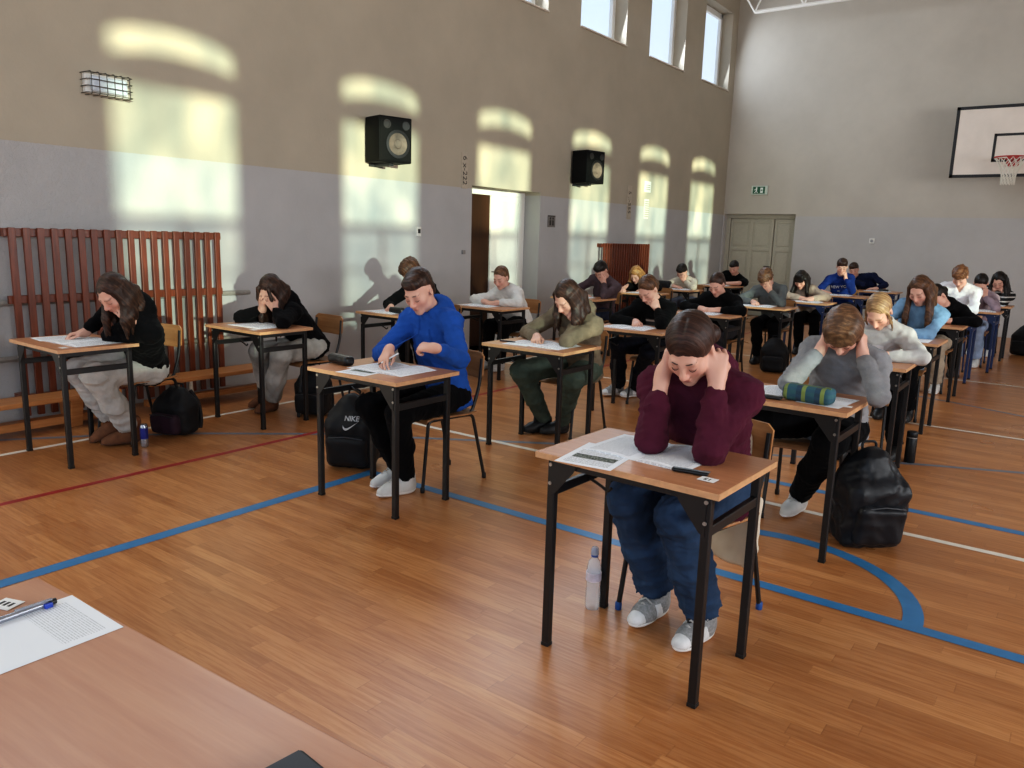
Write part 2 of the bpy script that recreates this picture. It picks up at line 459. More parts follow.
    def build_body(s):
        h = s.h; pts = [s.P, s.H, s.N]
        for q in (-1, 1):
            a = s.arm[q]; pts += [a['S'], a['E'], a['W'], a['W']+a['f']*.14]; pts += list(s.leg[q][1:3])
        pts = np.array(pts); F = Field(pts.min(0)-.13, pts.max(0)+A(.13, .13, .14), h)
        s.torso(F, -.006)
        for q in (-1, 1):
            Hj, K, An, l = s.leg[q]; F.cone(Hj, K, .082, .06, .04); F.cone(K, An, .055, .036, .03)
            d = A(*l.get('d', (0, -1, 0))); F.cone(An, A(An[0], An[1], max(An[2]-.045, .035))+unit(d)*.11, .034, .026, .02)
            a = s.arm[q]; F.cone(a['S'], a['E'], .046*s.w, .037*s.w, .03); F.cone(a['E'], a['W'], .038*s.w, .0255, .012)
        s.head(F); 
        for q in (-1, 1): s.hand(F, q)
        P, Q = F.mesh(); P = relax(P, Q, 1, .35)
        q = s.loc(P); c = np.repeat(s.skin[None], len(P), 0)
        def blend(wt, col): 
            nonlocal c
            c = c*(1-wt[:, None])+np.array(col)[None]*wt[:, None]
        inh = sstep(-np.linalg.norm(q/A(.1, .13, .15), axis=1), -1.15, -.95)
        ax = np.abs(q[:, 0]); fr = (q[:, 1] < -.045)
        blend(inh*fr*.30*np.exp(-((ax-.04)**2+(q[:, 2]+.03)**2)/(2*.018**2)), lin((200, 105, 95)))
        blend(inh*fr*.25*np.exp(-((ax)**2+(q[:, 2]+.03)**2)/(2*.012**2)), lin((205, 110, 100)))
        lip = np.exp(-((q[:, 0]/.019)**4+((q[:, 2]+.063)/.0085)**4))*(q[:, 1] < -.075); blend(inh*lip*.75, lin((165, 85, 80)))
        hc = np.array(HAIR[s.hairspec['mat']][0])
        r = max(.0042, h*.55)
        bz = .028-.10*(ax-.032)**2*10; brow = np.exp(-((q[:, 2]-bz)/r)**2)*((ax > .012) & (ax < .050))*(q[:, 1] < -.04); blend(inh*brow*(.25 if s.near else .7), hc)
        lash = np.exp(-((q[:, 2]+.004-(ax-.031)**2*14)/(r*.8))**2)*((ax > .017) & (ax < .046))*(q[:, 1] < -.05); blend(inh*lash*(.3 if s.near else .75), lin((45, 32, 28)))
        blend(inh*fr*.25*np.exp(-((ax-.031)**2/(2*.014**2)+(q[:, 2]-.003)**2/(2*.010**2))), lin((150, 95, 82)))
        col = np.concatenate([np.clip(c, 0, 1), np.ones((len(P), 1))], 1)
        return np_mesh('person', P, Q, skin_mat(), s.org, None, {'Col': ('FLOAT_COLOR', col)})
    def head(s, F):
        hp, R = s.hp, s.R
        F.cone(s.J+s.up*.04, s.N, .050*s.w, .055*s.w, .03)
        F.ell(hp(0, .012, .035), (.074, .093, .083), .02, R)
        F.ell(hp(0, -.028, -.035), (.058, .063, .078), .03, R)
        F.ell(hp(0, -.066, -.098), (.021, .017, .017), .03, R)
        for q in (-1, 1):
            F.ell(hp(.042*q, -.055, -.022), (.022, .022, .02), .03, R)
            F.ell(hp(.046*q, -.008, -.072), (.017, .025, .02), .035, R)
        F.cone(hp(-.036, -.079, .024), hp(.036, -.079, .024), .010, .010, .02)
        for q in (-1, 1):
            F.ell(hp(.032*q, -.102, .004), (.017, .016, .012), .014, R, cut=True)
            F.ell(hp(.031*q, -.077, .0), (.0135, .0125, .0115), .004, R)
        F.cone(hp(0, -.090, .014), hp(0, -.110, -.026), .0075, .0115, .012)
        for q in (-1, 1): F.ell(hp(.011*q, -.099, -.034), (.0085, .010, .008), .008, R)
        F.cone(hp(-.014, -.088, -.0585), hp(.014, -.088, -.0585), .0062, .0062, .006)
        F.cone(hp(-.012, -.087, -.0685), hp(.012, -.087, -.0685), .0066, .0066, .005)
        for q in (-1, 1):
            c, sn = math.cos(.35*q), math.sin(.35*q)
            Re = np.array([[c, sn, 0], [-sn, c, 0], [0, 0, 1]]) @ R
            F.ell(hp(.076*q, .014, -.004), (max(.009, s.h), .020, .032), .008, Re)
            if s.h < .0075: F.ell(hp(.088*q, .008, -.002), (.007, .009, .018), .004, Re, cut=True)
    def hand(F_self, F, q):
        s = F_self; a = s.arm[q]; W, f, n, c = a['W'], a['f'], a['n'], a['c']
        x = np.cross(n, f) * (1 if q == -1 else -1)      # towards the thumb
        p = lambda u, v, w_: W+x*u+f*v+n*w_
        g = max(1, s.h/.0085)
        F.cone(W-f*.02, p(0, .02, 0), .025, .026, .02)
        kn = [(.031, .085), (.0105, .090), (-.0105, .086), (-.030, .077)]
        for u, v in kn: F.cone(p(u*.6, .012, 0), p(u, v, 0), .0145, .0108*g, .014)
        for (u, v), L in zip(kn, (.074, .082, .075, .059)):
            ang = 0; b = p(u, v, 0); sp = u*.9; d0 = unit(f+x*sp*2)
            for j, fr in enumerate((.46, .30, .24)):
                ang += math.radians(c[j]*(1+.16*(-u/.03)))
                d = d0*math.cos(ang)-n*math.sin(ang); e = b+d*L*fr
                F.cone(b, e, (.0088-.0008*j)*g, (.0080-.0008*j)*g, .002); b = e
        tp = a['o'].get('thumb', .5)
        b0 = p(.018, .018, -.008); b1 = p(.042+.01*(1-tp), .050, -.016-.008*tp); b2 = b1+unit(f*.9+x*(.35-.7*tp)-n*.45*tp)*.034; b3 = b2+unit(f*.9+x*(.2-.9*tp)-n*.5*tp)*.027
        F.cone(b0, b1, .0155, .0115*g, .014); F.cone(b1, b2, .0108*g, .0095*g, .004); F.cone(b2, b3, .0093*g, .0078*g, .003)
    def build_top(s, root):
        T = s.top; e = T.get('e', .017); h = s.h*1.05; style = T['style']
        pts = [s.P-A(0, 0, .08), s.J]
        for q in (-1, 1): a = s.arm[q]; pts += [a['S'], a['E'], a['W']]
        pts = np.array(pts); F = Field(pts.min(0)-A(.2, .2, .1), pts.max(0)+A(.2, .2, .1), h)
        s.torso(F, e)
        up = unit(s.J-s.N)
        if style == 'hoodie':
            F.ell(s.N+s.bk*.085-s.t*.01, (.115, .055, .085), .04, s.RT)
            F.ell(s.N+s.bk*.06+s.t*.03, (.095, .05, .05), .03, s.RT)
        F.plane(s.P-s.t*.10, -s.t*.8-A(0, 0, .2), .02)
        if style in ('hoodie', 'sweat', 'crew', 'cardigan'):
            b = s.P-s.t*.05
            F.ell(b, (.172*s.w+e, .134+e, .055), .02, s.RT)
        for q in (-1, 1):
            a = s.arm[q]; g = T.get('sl', 1.0)
            if style == 'tee':
                F.cone(a['S'], a['S']+(a['E']-a['S'])*.55, .068, .07, .03); continue
            F.cone(a['S'], a['E'], .060*g, .0535*g, .03)
            d = unit(a['W']-a['E']); sl = T.get('cuff', {}).get(q, .025); Wc = a['W']-d*sl
            F.cone(a['E'], Wc-d*.05, .0525*g, .043*g, .015)
            F.cone(Wc-d*.055, Wc-d*.02, .042*g, .038, .012)
        F.folds(T.get('fold', .0095), T.get('ff', 42), s.seed); F.folds(.004, 95, s.seed+3)
        if style == 'hoodie':
            r = 10
            for i in range(r+1):
                th = -PI*.5+PI*2*i/r
                p = s.N+s.xa*.078*math.cos(th)+s.bk*(.068*math.sin(th)+.015)+up*(.022+.022*math.sin(th))
                F.ell(p, (.027, .027, .027), .02)
        else:
            for i in range(12):
                th = 2*PI*i/12
                p = s.N+s.xa*.062*math.cos(th)+s.bk*.058*math.sin(th)+up*.012-(s.t*.02 if math.sin(th) < -.3 else 0)
                F.ell(p, (.013, .013, .013), .012)
        F.cone(s.N-up*.02-s.bk*.004, s.J+up*.12, .056 if style != 'hoodie' else .062, .066, .006, cut=True)
        if style == 'shirt': F.cone(s.N-s.bk*.10-up*.08, s.N-s.bk*.02+up*.05, .012, .06, .004, cut=True)
        F.plane(s.J+up*.03, up)
        P, Q = F.mesh(); P = relax(P, Q, 1, .25)
        o = np_mesh(T['name'], P, Q, T['mat'], s.org, root)
        s.topP = P
        return o
    def surf(s, p, d, P=None):
        # nearest clothing vertex seen from outside along d, for things sewn onto the cloth
        P = s.topP if P is None else P; v = P-p; t = v @ d; r = np.linalg.norm(v-t[:, None]*d, axis=1)
        ok = r < .02
        if not ok.any(): return p
        return p+d*t[ok].max()
    def build_pants(s, root):
        T = s.pants; e = T.get('e', .014); h = s.h*1.1
        pts = [s.P]
        for q in (-1, 1): pts += list(s.leg[q][:3])
        pts = np.array(pts); F = Field(pts.min(0)-.18, pts.max(0)+A(.18, .18, .2), h)
        F.ell(s.P+A(0, .01, -.005), (.160*s.w+e, .120+e, .095), .03, s.RT)
        hem = T.get('hem', .05); kn = T.get('knee', .066)
        for q in (-1, 1):
            Hj, K, An, l = s.leg[q]; d = unit(An-K); up_ = T.get('up', {}).get(q, .0)
            F.cone(Hj, K, .086+e, kn+e*.4, .045)
            m = K+(An-K)*.5; F.cone(K, m, kn+e*.4, (kn+hem)*.5+.004, .03); F.cone(m, An-d*up_+d*.02, (kn+hem)*.5+.004, hem, .03)
        F.folds(T.get('fold', .009), T.get('ff', 40), s.seed+5, (1, 1, .8)); F.folds(.0035, 90, s.seed+6)
        for q in (-1, 1):
            Hj, K, An, l = s.leg[q]; d = unit(An-K); up_ = T.get('up', {}).get(q, .0); c = An-d*(up_-.01)
            F.cone(c+d*.012, c+d*.09, hem*1.3, hem*1.5, .0, cut=True)
        P, Q = F.mesh(); P = relax(P, Q, 1, .25)
        return np_mesh(T['name'], P, Q, T['mat'], s.org, root)
    def build_shoe(s, q, root):
        T = s.shoes; Hj, K, An, l = s.leg[q]; h = min(s.h, .012)
        d = A(*l.get('d', (0, -1, 0))); d = unit(d); z = A(0, 0, 1); x = unit(np.cross(d, z)); u = np.cross(x, d)
        base = An-u*.085+d*.0
        R = np.stack([x, d, u]); p = lambda a, b, c: base+x*a+d*b+u*c
        boot = T.get('boot')
        F = Field(base-.28, base+.28, h)
        F.cone(p(0, -.01, .10 if not boot else .15), p(0, .0, .05), .046 if not boot else .058, .046, .02)
        F.cone(p(0, .02, .068), p(0, .12, .040), .043, .041, .04); F.cone(p(0, .11, .036), p(0, .165, .030), .043, .033, .02); F.ell(p(0, .06, .03), (.045, .115, .026), .02, R)
        F.cone(p(0, -.02, .05), p(0, .0, .05), .040, .042, .02)
        F.plane(p(0, 0, .018), -u)
        F.plane(p(0, 0, .125 if not boot else .19), u)
        P, Q = F.mesh(); sh = np_mesh('shoe', P, Q, T['mat'], s.org, root)
        F = Field(base-.28, base+.28, h*.8)
        F.ell(p(0, -.005, .022), (.043, .056, .024), .0, R); F.ell(p(0, .10, .022), (.047, .103, .024), .04, R); F.plane(p(0, 0, .0), -u); F.plane(p(0, 0, .026), u)
        P, Q = F.mesh(); so = np_mesh('sole', P, Q, T['sole'], s.org, sh)
        if T.get('laces') is not None and s.h < .009:
            m = MB()
            for i in range(4):
                b = .05+.022*i; zz = .126-.0135*i
                m.tube([p(-.027, b, zz-.016)-A(*s.org), p(0, b+.006, zz+.003)-A(*s.org), p(.027, b, zz-.016)-A(*s.org)], .0035, 6)
            m.build('laces', T['laces'], sh, True)
        if T.get('panel') is not None and s.h < .009:
            F = Field(base-.28, base+.28, h*.8)
            F.cone(p(0, .02, .066), p(0, .12, .040), .0470, .0455, .03); F.ell(p(0, .06, .03), (.049, .118, .030), .02, R); F.plane(p(0, .085, 0), d); F.plane(p(0, .0, .026), -u)
            F.plane(p(0, .045, .06), -d+u*.4); F.plane(p(0, 0, .075), u)
            P, Q = F.mesh(); np_mesh('side_panel', P, Q, T['panel'], s.org, sh)
            F = Field(base-.28, base+.28, h*.8)
            F.cone(p(0, .11, .036), p(0, .168, .030), .0455, .0355, .02); F.plane(p(0, .135, 0), -d+u*.3); F.plane(p(0, 0, .026), -u)
            P, Q = F.mesh(); np_mesh('toe_cap', P, Q, T['panel'], s.org, sh)
            F = Field(base-.28, base+.28, h*.8)
            F.cone(p(0, -.01, .09), p(0, .0, .04), .0485, .049, .02); F.plane(p(0, -.022, 0), d); F.plane(p(0, 0, .028), -u); F.plane(p(0, 0, .072), u)
            P, Q = F.mesh(); np_mesh('heel_counter', P, Q, T['panel'], s.org, sh)
        return sh
    def build_hair(s, root):
        T = s.hairspec; st = T['style']; hp, R, M = s.hp, s.R, s.M; h = min(s.h*1.05, .011)
        lo = s.H-A(.2, .2, .2); hi = s.H+A(.2, .22, .2)
        drop = T.get('drop', .3)
        if st == 'long': lo[2] -= drop; lo -= .04; hi += .04
        F = Field(lo, hi, h); g = T.get('vol', 0.)
        hl = T.get('hl', 0)     # lowers (+) or raises the hairline
        F.ell(hp(0, .024-hl*.5, .045-hl*.4), (.0800+g, .0985+g, .0890+g), .0, R)
        F.ell(hp(0, .068, -.025), (.062+g*.5, .045, .062), .04, R)
        if st == 'short':
            F.ell(hp(0, -.004, .082), (.068+g, .088+g, .046+g), .03, R)
            F.ell(hp(0, -.058-g*.4, .094), (.050, .026, .022), .025, R)
            F.folds(T.get('amp', .006), T.get('fq', 70), s.seed+9, (1, 1, .6))
        elif st == 'curly':
            F.ell(hp(0, -.006, .080), (.078+g, .092+g, .054+g), .03, R)
            F.ell(hp(0, -.068-g*.4, .074), (.058, .028, .032), .03, R)
            F.folds(T.get('amp', .010)*1.6, T.get('fq', 75), s.seed+9, (1, 1, 1))
        elif st == 'bowl':
            F.ell(hp(0, .0, .060), (.086+g, .103+g, .076+g), .02, R)
            for q in (-1, 1): F.ell(hp(.072*q, .012, .0), (.022, .060, .050), .03, R)
            for i in range(7):
                x = -.060+.020*i
                F.cone(hp(x*.8, -.055, .105), hp(x, -.092+.9*x*x*10*.35, .045+.006*((i*3) % 4)), .022, .014, .018)
            F.folds(.006, 85, s.seed+9, (2, .6, .4))
        else: F.folds(T.get('amp', .0022), T.get('fq', 70), s.seed+9, (.2, 1.5, .2))
        if T.get('fringe'):
            for i in range(7):
                x = -.054+.018*i
                F.cone(hp(x*.8, -.05, .105), hp(x, -.089+.9*x*x*3, .030), .020, .010, .014)
        if T.get('part'):
            pp = [(0, -.072, .090), (0, -.055, .112), (0, -.02, .130), (0, .03, .138)]
            for a_, b_ in zip(pp, pp[1:]): F.cone(hp(*a_), hp(*b_), .0058, .0058, .008, cut=True)
        if st == 'tied':
            bx, by, bz = T.get('bun', (0, .118, -.02)); br = T.get('br', (.043, .036, .046))
            F.cone(hp(0, .085, bz), hp(bx, by, bz), .035, .025, .03); F.ell(hp(bx, by, bz), br, .015, R)
            if T.get('pony'):
                a = hp(bx, by, bz); b = a+A(.0, .05, -.1); c = b+A(0, .0, -.12); F.cone(a, b, .035, .033, .02); F.cone(b, c, .033, .012, .02)
        if st == 'long':
            rng = np.random.RandomState(s.seed)
            F.ell(hp(0, .085, -.03), (.07, .035, .07), .03, R)
            for q in (-1, 1):
                for i in range(6):
                    y = -.045+.028*i
                    a = hp(.07*q, y*.7+.0, .05); b = hp((.088-.004*abs(i-2))*q, y+.005, -.045)
                    out = T.get('out', .01)
                    c = b+A(out*q+rng.normal()*.008, .012*i-.02+rng.normal()*.008, -drop*.45)
                    e = c+A(-.01*q+rng.normal()*.012, .01*i+rng.normal()*.01, -drop*(.45+.12*rng.rand()))
                    F.cone(a, b, .018, .023, .018); F.cone(b, c, .023, .024, .016); F.cone(c, e, .024, .008, .014)
            F.folds(.004, 80, s.seed+13, (1, 1, .1))
        if T.get('locks'):
            for (p0, p1, p2, r) in T['locks']:
                F.cone(hp(*p0), hp(*p1), r, r*.9, .012); F.cone(hp(*p1), hp(*p2), r*.9, r*.4, .012)
        P, Q = F.mesh(); P = relax(P, Q, 1, .3)
        q = s.loc(P); sc = T.get('flow', (22, 75, 7)); hco = q*A(*sc)
        return np_mesh('hair', P, Q, HAIR[T['mat']][1], s.org, root, {'hco': ('FLOAT_VECTOR', hco)})
    def build(s, label, group):
        root = s.build_body(); root.location = s.org; s.root = root
        tag(root, label, 'person', group)
        s.topo = s.build_top(root); s.pants and s.build_pants(root)
        if s.shoes:
            for q in (-1, 1):
                if not s.leg[q][3].get('hide'): s.build_shoe(q, root)
        s.build_hair(root)
        if s.near: s.face_details(root)
        print(s.key, 'arms', [tuple(round(float(v), 2) for v in s.arm[q]['L']) for q in (-1, 1)], 'torso', round(float(s.L), 2))
    def face_details(s, root):
        hc = MATS.get('hairdark') or plain('hairdark', (52, 36, 30), .6)
        o = A(*s.org)
        for q in (-1, 1):
            m = MB(); m.tube([s.hp(x*q, y, z)-o for x, y, z in ((.014, -.0922, .0285), (.024, -.0912, .0305), (.036, -.085, .031), (.047, -.073, .0270))], [.0014, .0022, .0021, .0009], 6)
            m.build('eyebrow', hc, root, True)
            m = MB(); m.tube([s.hp(x*q, y, z)-o for x, y, z in ((.018, -.0845, -.003), (.025, -.0895, -.0066), (.032, -.0905, -.0076), (.039, -.0875, -.006), (.0445, -.080, -.0025))], [.0006, .0013, .0016, .0015, .0007], 6)
            m.build('eyelash', hc, root, True)
# ---------------------------------------------------------------- setting
XW, YF, XR, ZC, YB = -6.5, 16.33, 6.0, 7.2, -5.0
def floor_mat():
    t = NT('floor'); tc = t.add('ShaderNodeTexCoord'); sx = t.add('ShaderNodeSeparateXYZ'); t.link(tc.outputs['Object'], sx.inputs[0])
    x, y = sx.outputs['X'], sx.outputs['Y']
    row = t.math('FLOOR', t.math('DIVIDE', y, .068))
    w1 = t.add('ShaderNodeTexWhiteNoise', noise_dimensions='1D'); t.link(row, w1.inputs['W'])
    xs = t.math('ADD', t.math('DIVIDE', x, .62), t.math('MULTIPLY', w1.outputs['Value'], 7.))
    cell = t.math('FLOOR', xs)
    cm = t.add('ShaderNodeCombineXYZ'); t.link(cell, cm.inputs[0]); t.link(row, cm.inputs[1])
    w2 = t.add('ShaderNodeTexWhiteNoise', noise_dimensions='2D'); t.link(cm.outputs[0], w2.inputs['Vector'])
    col = t.ramp(w2.outputs['Value'], [(0, lin((172, 117, 72))), (.55, lin((184, 128, 81))), (1, lin((195, 140, 91)))])
    mp = t.add('ShaderNodeMapping'); mp.inputs['Scale'].default_value = (2.2, 34, 1); t.link(tc.outputs['Object'], mp.inputs['Vector'])
    ad = t.add('ShaderNodeVectorMath', operation='ADD'); t.link(mp.outputs[0], ad.inputs[0])
    sc = t.add('ShaderNodeVectorMath', operation='SCALE'); t.link(w2.outputs['Color'], sc.inputs[0]); sc.inputs['Scale'].default_value = 20
    t.link(sc.outputs[0], ad.inputs[1])
    g = t.noise(ad.outputs[0], 2.2, 5, .62)
    col = t.mix(t.ramp(g, [(.42, (0, 0, 0)), (.62, (1, 1, 1))]), col, t.mix(1., col, lin((234, 220, 204)), 'MULTIPLY'))
    fy = t.math('FRACT', t.math('DIVIDE', y, .068)); fx = t.math('FRACT', xs)
    seam = t.math('MAXIMUM', t.math('LESS_THAN', fy, .03), t.math('LESS_THAN', fx, .006))
    col = t.mix(t.math('MULTIPLY', seam, .22), col, lin((110, 66, 36)))
    t.base(col)
    wide = t.noise(tc.outputs['Object'], 1.1, 3)
    t.link(t.math('ADD', t.math('MULTIPLY', wide, .22), .2), t.b.inputs['Roughness'])
    t.b.inputs['Specular IOR Level'].default_value = .42
    t.bump(g, .05, .002); return t.m
def wall_mat(name, upper, lower, zs=2.1, rough_patch=False):
    t = NT(name); tc = t.add('ShaderNodeTexCoord'); sx = t.add('ShaderNodeSeparateXYZ'); t.link(tc.outputs['Object'], sx.inputs[0])
    n = t.noise(tc.outputs['Object'], 1.3, 5, .6); n2 = t.noise(tc.outputs['Object'], 38, 4)
    U = t.ramp(n, [(.3, tuple(c*.93 for c in lin(upper))), (.7, tuple(c*1.05 for c in lin(upper)))])
    L = t.ramp(n, [(.3, tuple(c*.93 for c in lin(lower))), (.7, tuple(c*1.05 for c in lin(lower)))])
    zz = t.math('ADD', sx.outputs['Z'], t.math('MULTIPLY', t.math('SUBTRACT', n2, .5), .01))
    t.base(t.mix(t.math('LESS_THAN', zz, zs), U, L)); t.set(Roughness=.72); t.b.inputs['Specular IOR Level'].default_value = .3
    h = n2
    if rough_patch:
        n3 = t.noise(tc.outputs['Object'], 7, 8, .7)
        m = t.math('MULTIPLY', t.math('LESS_THAN', zz, zs), t.math('LESS_THAN', sx.outputs['Y'], 3.3))
        h = t.math('ADD', t.math('MULTIPLY', n2, .08), t.math('MULTIPLY', t.math('MULTIPLY', n3, m), 1.6))
        t.bump(h, .5, .03)
    else: t.bump(h, .08, .004)
    return t.m
def holed(name, mat, plane, at, u0, u1, z0, z1, holes, depth, sign, kind='structure'):
    # wall in the plane X=at ('x') or Y=at ('y') with rectangular openings and their reveals going outwards
    us = sorted({u0, u1, *[h[0] for h in holes], *[h[1] for h in holes]}); zs = sorted({z0, z1, *[h[2] for h in holes], *[h[3] for h in holes]})
    m = MB(); P = (lambda u, z, d: (at+d*sign, u, z)) if plane == 'x' else (lambda u, z, d: (u, at+d*sign, z))
    for a, b in zip(us, us[1:]):
        for c, d in zip(zs, zs[1:]):
            if any(h[0] <= a and b <= h[1] and h[2] <= c and d <= h[3] for h in holes): continue
            m.quad(P(a, c, 0), P(b, c, 0), P(b, d, 0), P(a, d, 0))
    for (a, b, c, d) in holes:
        m.quad(P(a, c, 0), P(b, c, 0), P(b, c, depth), P(a, c, depth)); m.quad(P(a, d, 0), P(b, d, 0), P(b, d, depth), P(a, d, depth))
        m.quad(P(a, c, 0), P(a, d, 0), P(a, d, depth), P(a, c, depth)); m.quad(P(b, c, 0), P(b, d, 0), P(b, d, depth), P(b, c, depth))
    return m.build(name, mat, kind=kind)
M_left = wall_mat('left wall paint', (180, 171, 155), (182, 181, 181), 2.1, True)
M_far = wall_mat('far wall paint', (190, 183, 172), (187, 184, 181), 2.08)
M_floor = floor_mat()
MB().box((XW-.5, YB, -.05), (XR+.3, YF+.4, 0)).build('floor', M_floor, kind='structure')
MB().box((XW-.5, YB, ZC), (XR+.3, YF+.4, ZC+.1)).build('ceiling', plain('ceiling paint', (170, 160, 145), .9), kind='structure')
WIN = [(1.45, 2.85), (3.65, 5.05), (5.85, 7.25), (8.05, 9.45), (10.3, 11.68), (12.5, 13.88), (14.7, 16.03)]
WZ = (4.55, 6.05)
DOOR = (7.88, 9.42, 0, 2.14)
holed('wall_left', M_left, 'x', XW, YB, YF, 0, ZC, [(a, b, *WZ) for a, b in WIN]+[DOOR], .30, -1)
FD = (-6.47, -4.98, 0, 2.12)
holed('wall_far', M_far, 'y', YF, XW, XR, 0, ZC, [FD], .22, 1)
PVC = plain('white window plastic', (225, 225, 222), .35, var=.03)
glass_t = NT('window glass')
def sky_glass():
    t = glass_t; t.set(Roughness=.05, Alpha=.12); t.base((.8, .9, 1)); t.b.inputs['Specular IOR Level'].default_value = .4
    return t.m
GLASS = sky_glass()
for i, (a, b) in enumerate(WIN):
    x = XW-.22
    m = MB(); w = .07
    for (p, q, r, s_) in ((a, b, WZ[0], WZ[0]+w), (a, b, WZ[1]-w, WZ[1]), (a, a+w, WZ[0], WZ[1]), (b-w, b, WZ[0], WZ[1])): m.box((x-.06, p, r), (x, q, s_))
    f = m.build('window_%d' % (i+1), PVC, kind='structure', bevel=.006)
    m = MB(); w2 = .045
    A0, B0, C0, D0 = a+w, b-w, WZ[0]+w, WZ[1]-w
    for (p, q, r, s_) in ((A0, B0, C0, C0+w2), (A0, B0, D0-w2, D0), (A0, A0+w2, C0, D0), (B0-w2, B0, C0, D0)): m.box((x-.05, p, r), (x+.015, q, s_))
    m.build('sash', PVC, f, bevel=.005)
    MB().box((x-.03, A0+w2, C0+w2), (x-.025, B0-w2, D0-w2)).build('pane', GLASS, f)
    MB().box((x, a+.002, WZ[0]), (XW+.03, b-.002, WZ[0]+.025)).build('sill', plain('painted sill', (205, 196, 182), .5), f, bevel=.005)
# opposite wall: tall windows with a heavy transom, a lower light and an arched head
WC = [-2.42, .0, 2.26, 4.5, 6.66, 8.82]
WW, WZ2 = 1.24, (1.12, 3.86)
holed('wall_right', M_left, 'x', XR, YB, YF, 0, ZC, [(c-WW/2, c+WW/2, *WZ2) for c in WC], .18, 1)
t = NT('sun tint glass'); tr = t.add('ShaderNodeBsdfTransparent')  # invented uneven tint, added to blotch the sun patches on the long wall
n = t.noise(t.coord('Object', (1, 1.6, 1.1)), 1.7, 3, .5); n2 = t.noise(t.coord('Object', (1, 3.5, 1.)), 1.2, 2)
c1 = t.ramp(n, [(.30, (.36, .46, .44)), (.48, (.66, .76, .68)), (.66, (1., 1., .86))])
sz_ = t.add('ShaderNodeSeparateXYZ'); tcc = t.add('ShaderNodeTexCoord'); t.link(tcc.outputs['Object'], sz_.inputs[0])
lowf = t.math('LESS_THAN', sz_.outputs['Z'], 2.26)  # lower part of the glass darkened so less sun reaches the students
t.link(t.mix(t.math('MULTIPLY', lowf, .45), t.mix(.5, c1, t.ramp(n2, [(.35, (.52, .62, .60)), (.6, (1., .99, .86))]), 'MIX'), (.20, .24, .28)), tr.inputs['Color'])
gl = t.add('ShaderNodeBsdfGlossy', Roughness=.05); mx = t.add('ShaderNodeMixShader'); mx.inputs[0].default_value = .06
t.link(tr.outputs[0], mx.inputs[1]); t.link(gl.outputs[0], mx.inputs[2]); t.link(mx.outputs[0], t.out.inputs['Surface'])
TINTGLASS = t.m
for i, c in enumerate(WC):
    m = MB(); x0, x1 = XR+.08, XR+.14; a, b = c-WW/2, c+WW/2
    for (p, q, r, s_) in ((a, b, WZ2[0], WZ2[0]+.06), (a, a+.05, WZ2[0], WZ2[1]), (b-.05, b, WZ2[0], WZ2[1]), (a, b, 2.22, 2.30), (c-.022, c+.022, 1.12, 2.25), (a, b, 1.78, 1.81), (a, b, 3.34, 3.52)):
        m.box((x0, p, r), (x1, q, s_))
    # arched head: filler above the curve
    n_ = 14; top = WZ2[1]
    pts = [(c+WW/2*math.cos(PI*k/n_), 3.66+.16*math.sin(PI*k/n_)) for k in range(n_+1)]
    for (p, q) in zip(pts, pts[1:]):
        m.prism([q, p, (p[0], top), (q[0], top)], 0, x0, x1)
        lo_ = lambda r: (r[0], 3.50+(r[1]-3.66)*.85)
        m.prism([(q[0], 3.40), (p[0], 3.40), lo_(p), lo_(q)], 0, x0, x1)
    f = m.build('window_%d' % (i+8), PVC, kind='structure')
    MB().box((x0+.02, a+.05, WZ2[0]+.06), (x0+.024, b-.05, WZ2[1]-.02)).build('pane', TINTGLASS, f)
# recessed doorway in the long wall
wp = plain('white door paint', (224, 222, 216), .4, var=.03); xd = XW-.27
m = MB()
for (p, q, r, s_) in ((DOOR[0], DOOR[1], 2.06, 2.14), (DOOR[0], DOOR[0]+.06, 0, 2.06), (DOOR[1]-.06, DOOR[1], 0, 2.06)): m.box((xd-.05, p, r), (xd, q, s_))
d1 = m.build('door_1', wp, kind='structure', bevel=.006)
MB().box((xd-.05, DOOR[0]+.06, 0), (xd-.02, 8.62, 2.06)).build('dark_panel', wood('dark brown wood', (42, 22, 8), (58, 32, 14), 2, .5), d1)  # plain dark brown panel filling the left half of the doorway
m = MB().box((xd-.045, 8.63, 0), (xd-.01, DOOR[1]-.06, 2.06))
m.box((xd-.01, 8.63, 0), (xd, 8.70, 2.06)).box((xd-.01, 9.27, 0), (xd, DOOR[1]-.06, 2.06)).box((xd-.01, 8.70, 1.98), (xd, 9.27, 2.06)).box((xd-.01, 8.70, 0), (xd, 9.27, .14))
m.build('white_leaf', wp, d1, bevel=.004)
m = MB().tube(fillet([(xd, 8.67, 1.02), (xd+.05, 8.67, 1.02), (xd+.05, 8.79, 1.02)], .015), .009); m.build('handle', plain('door steel', (150, 150, 150), .3, .9), d1, True)
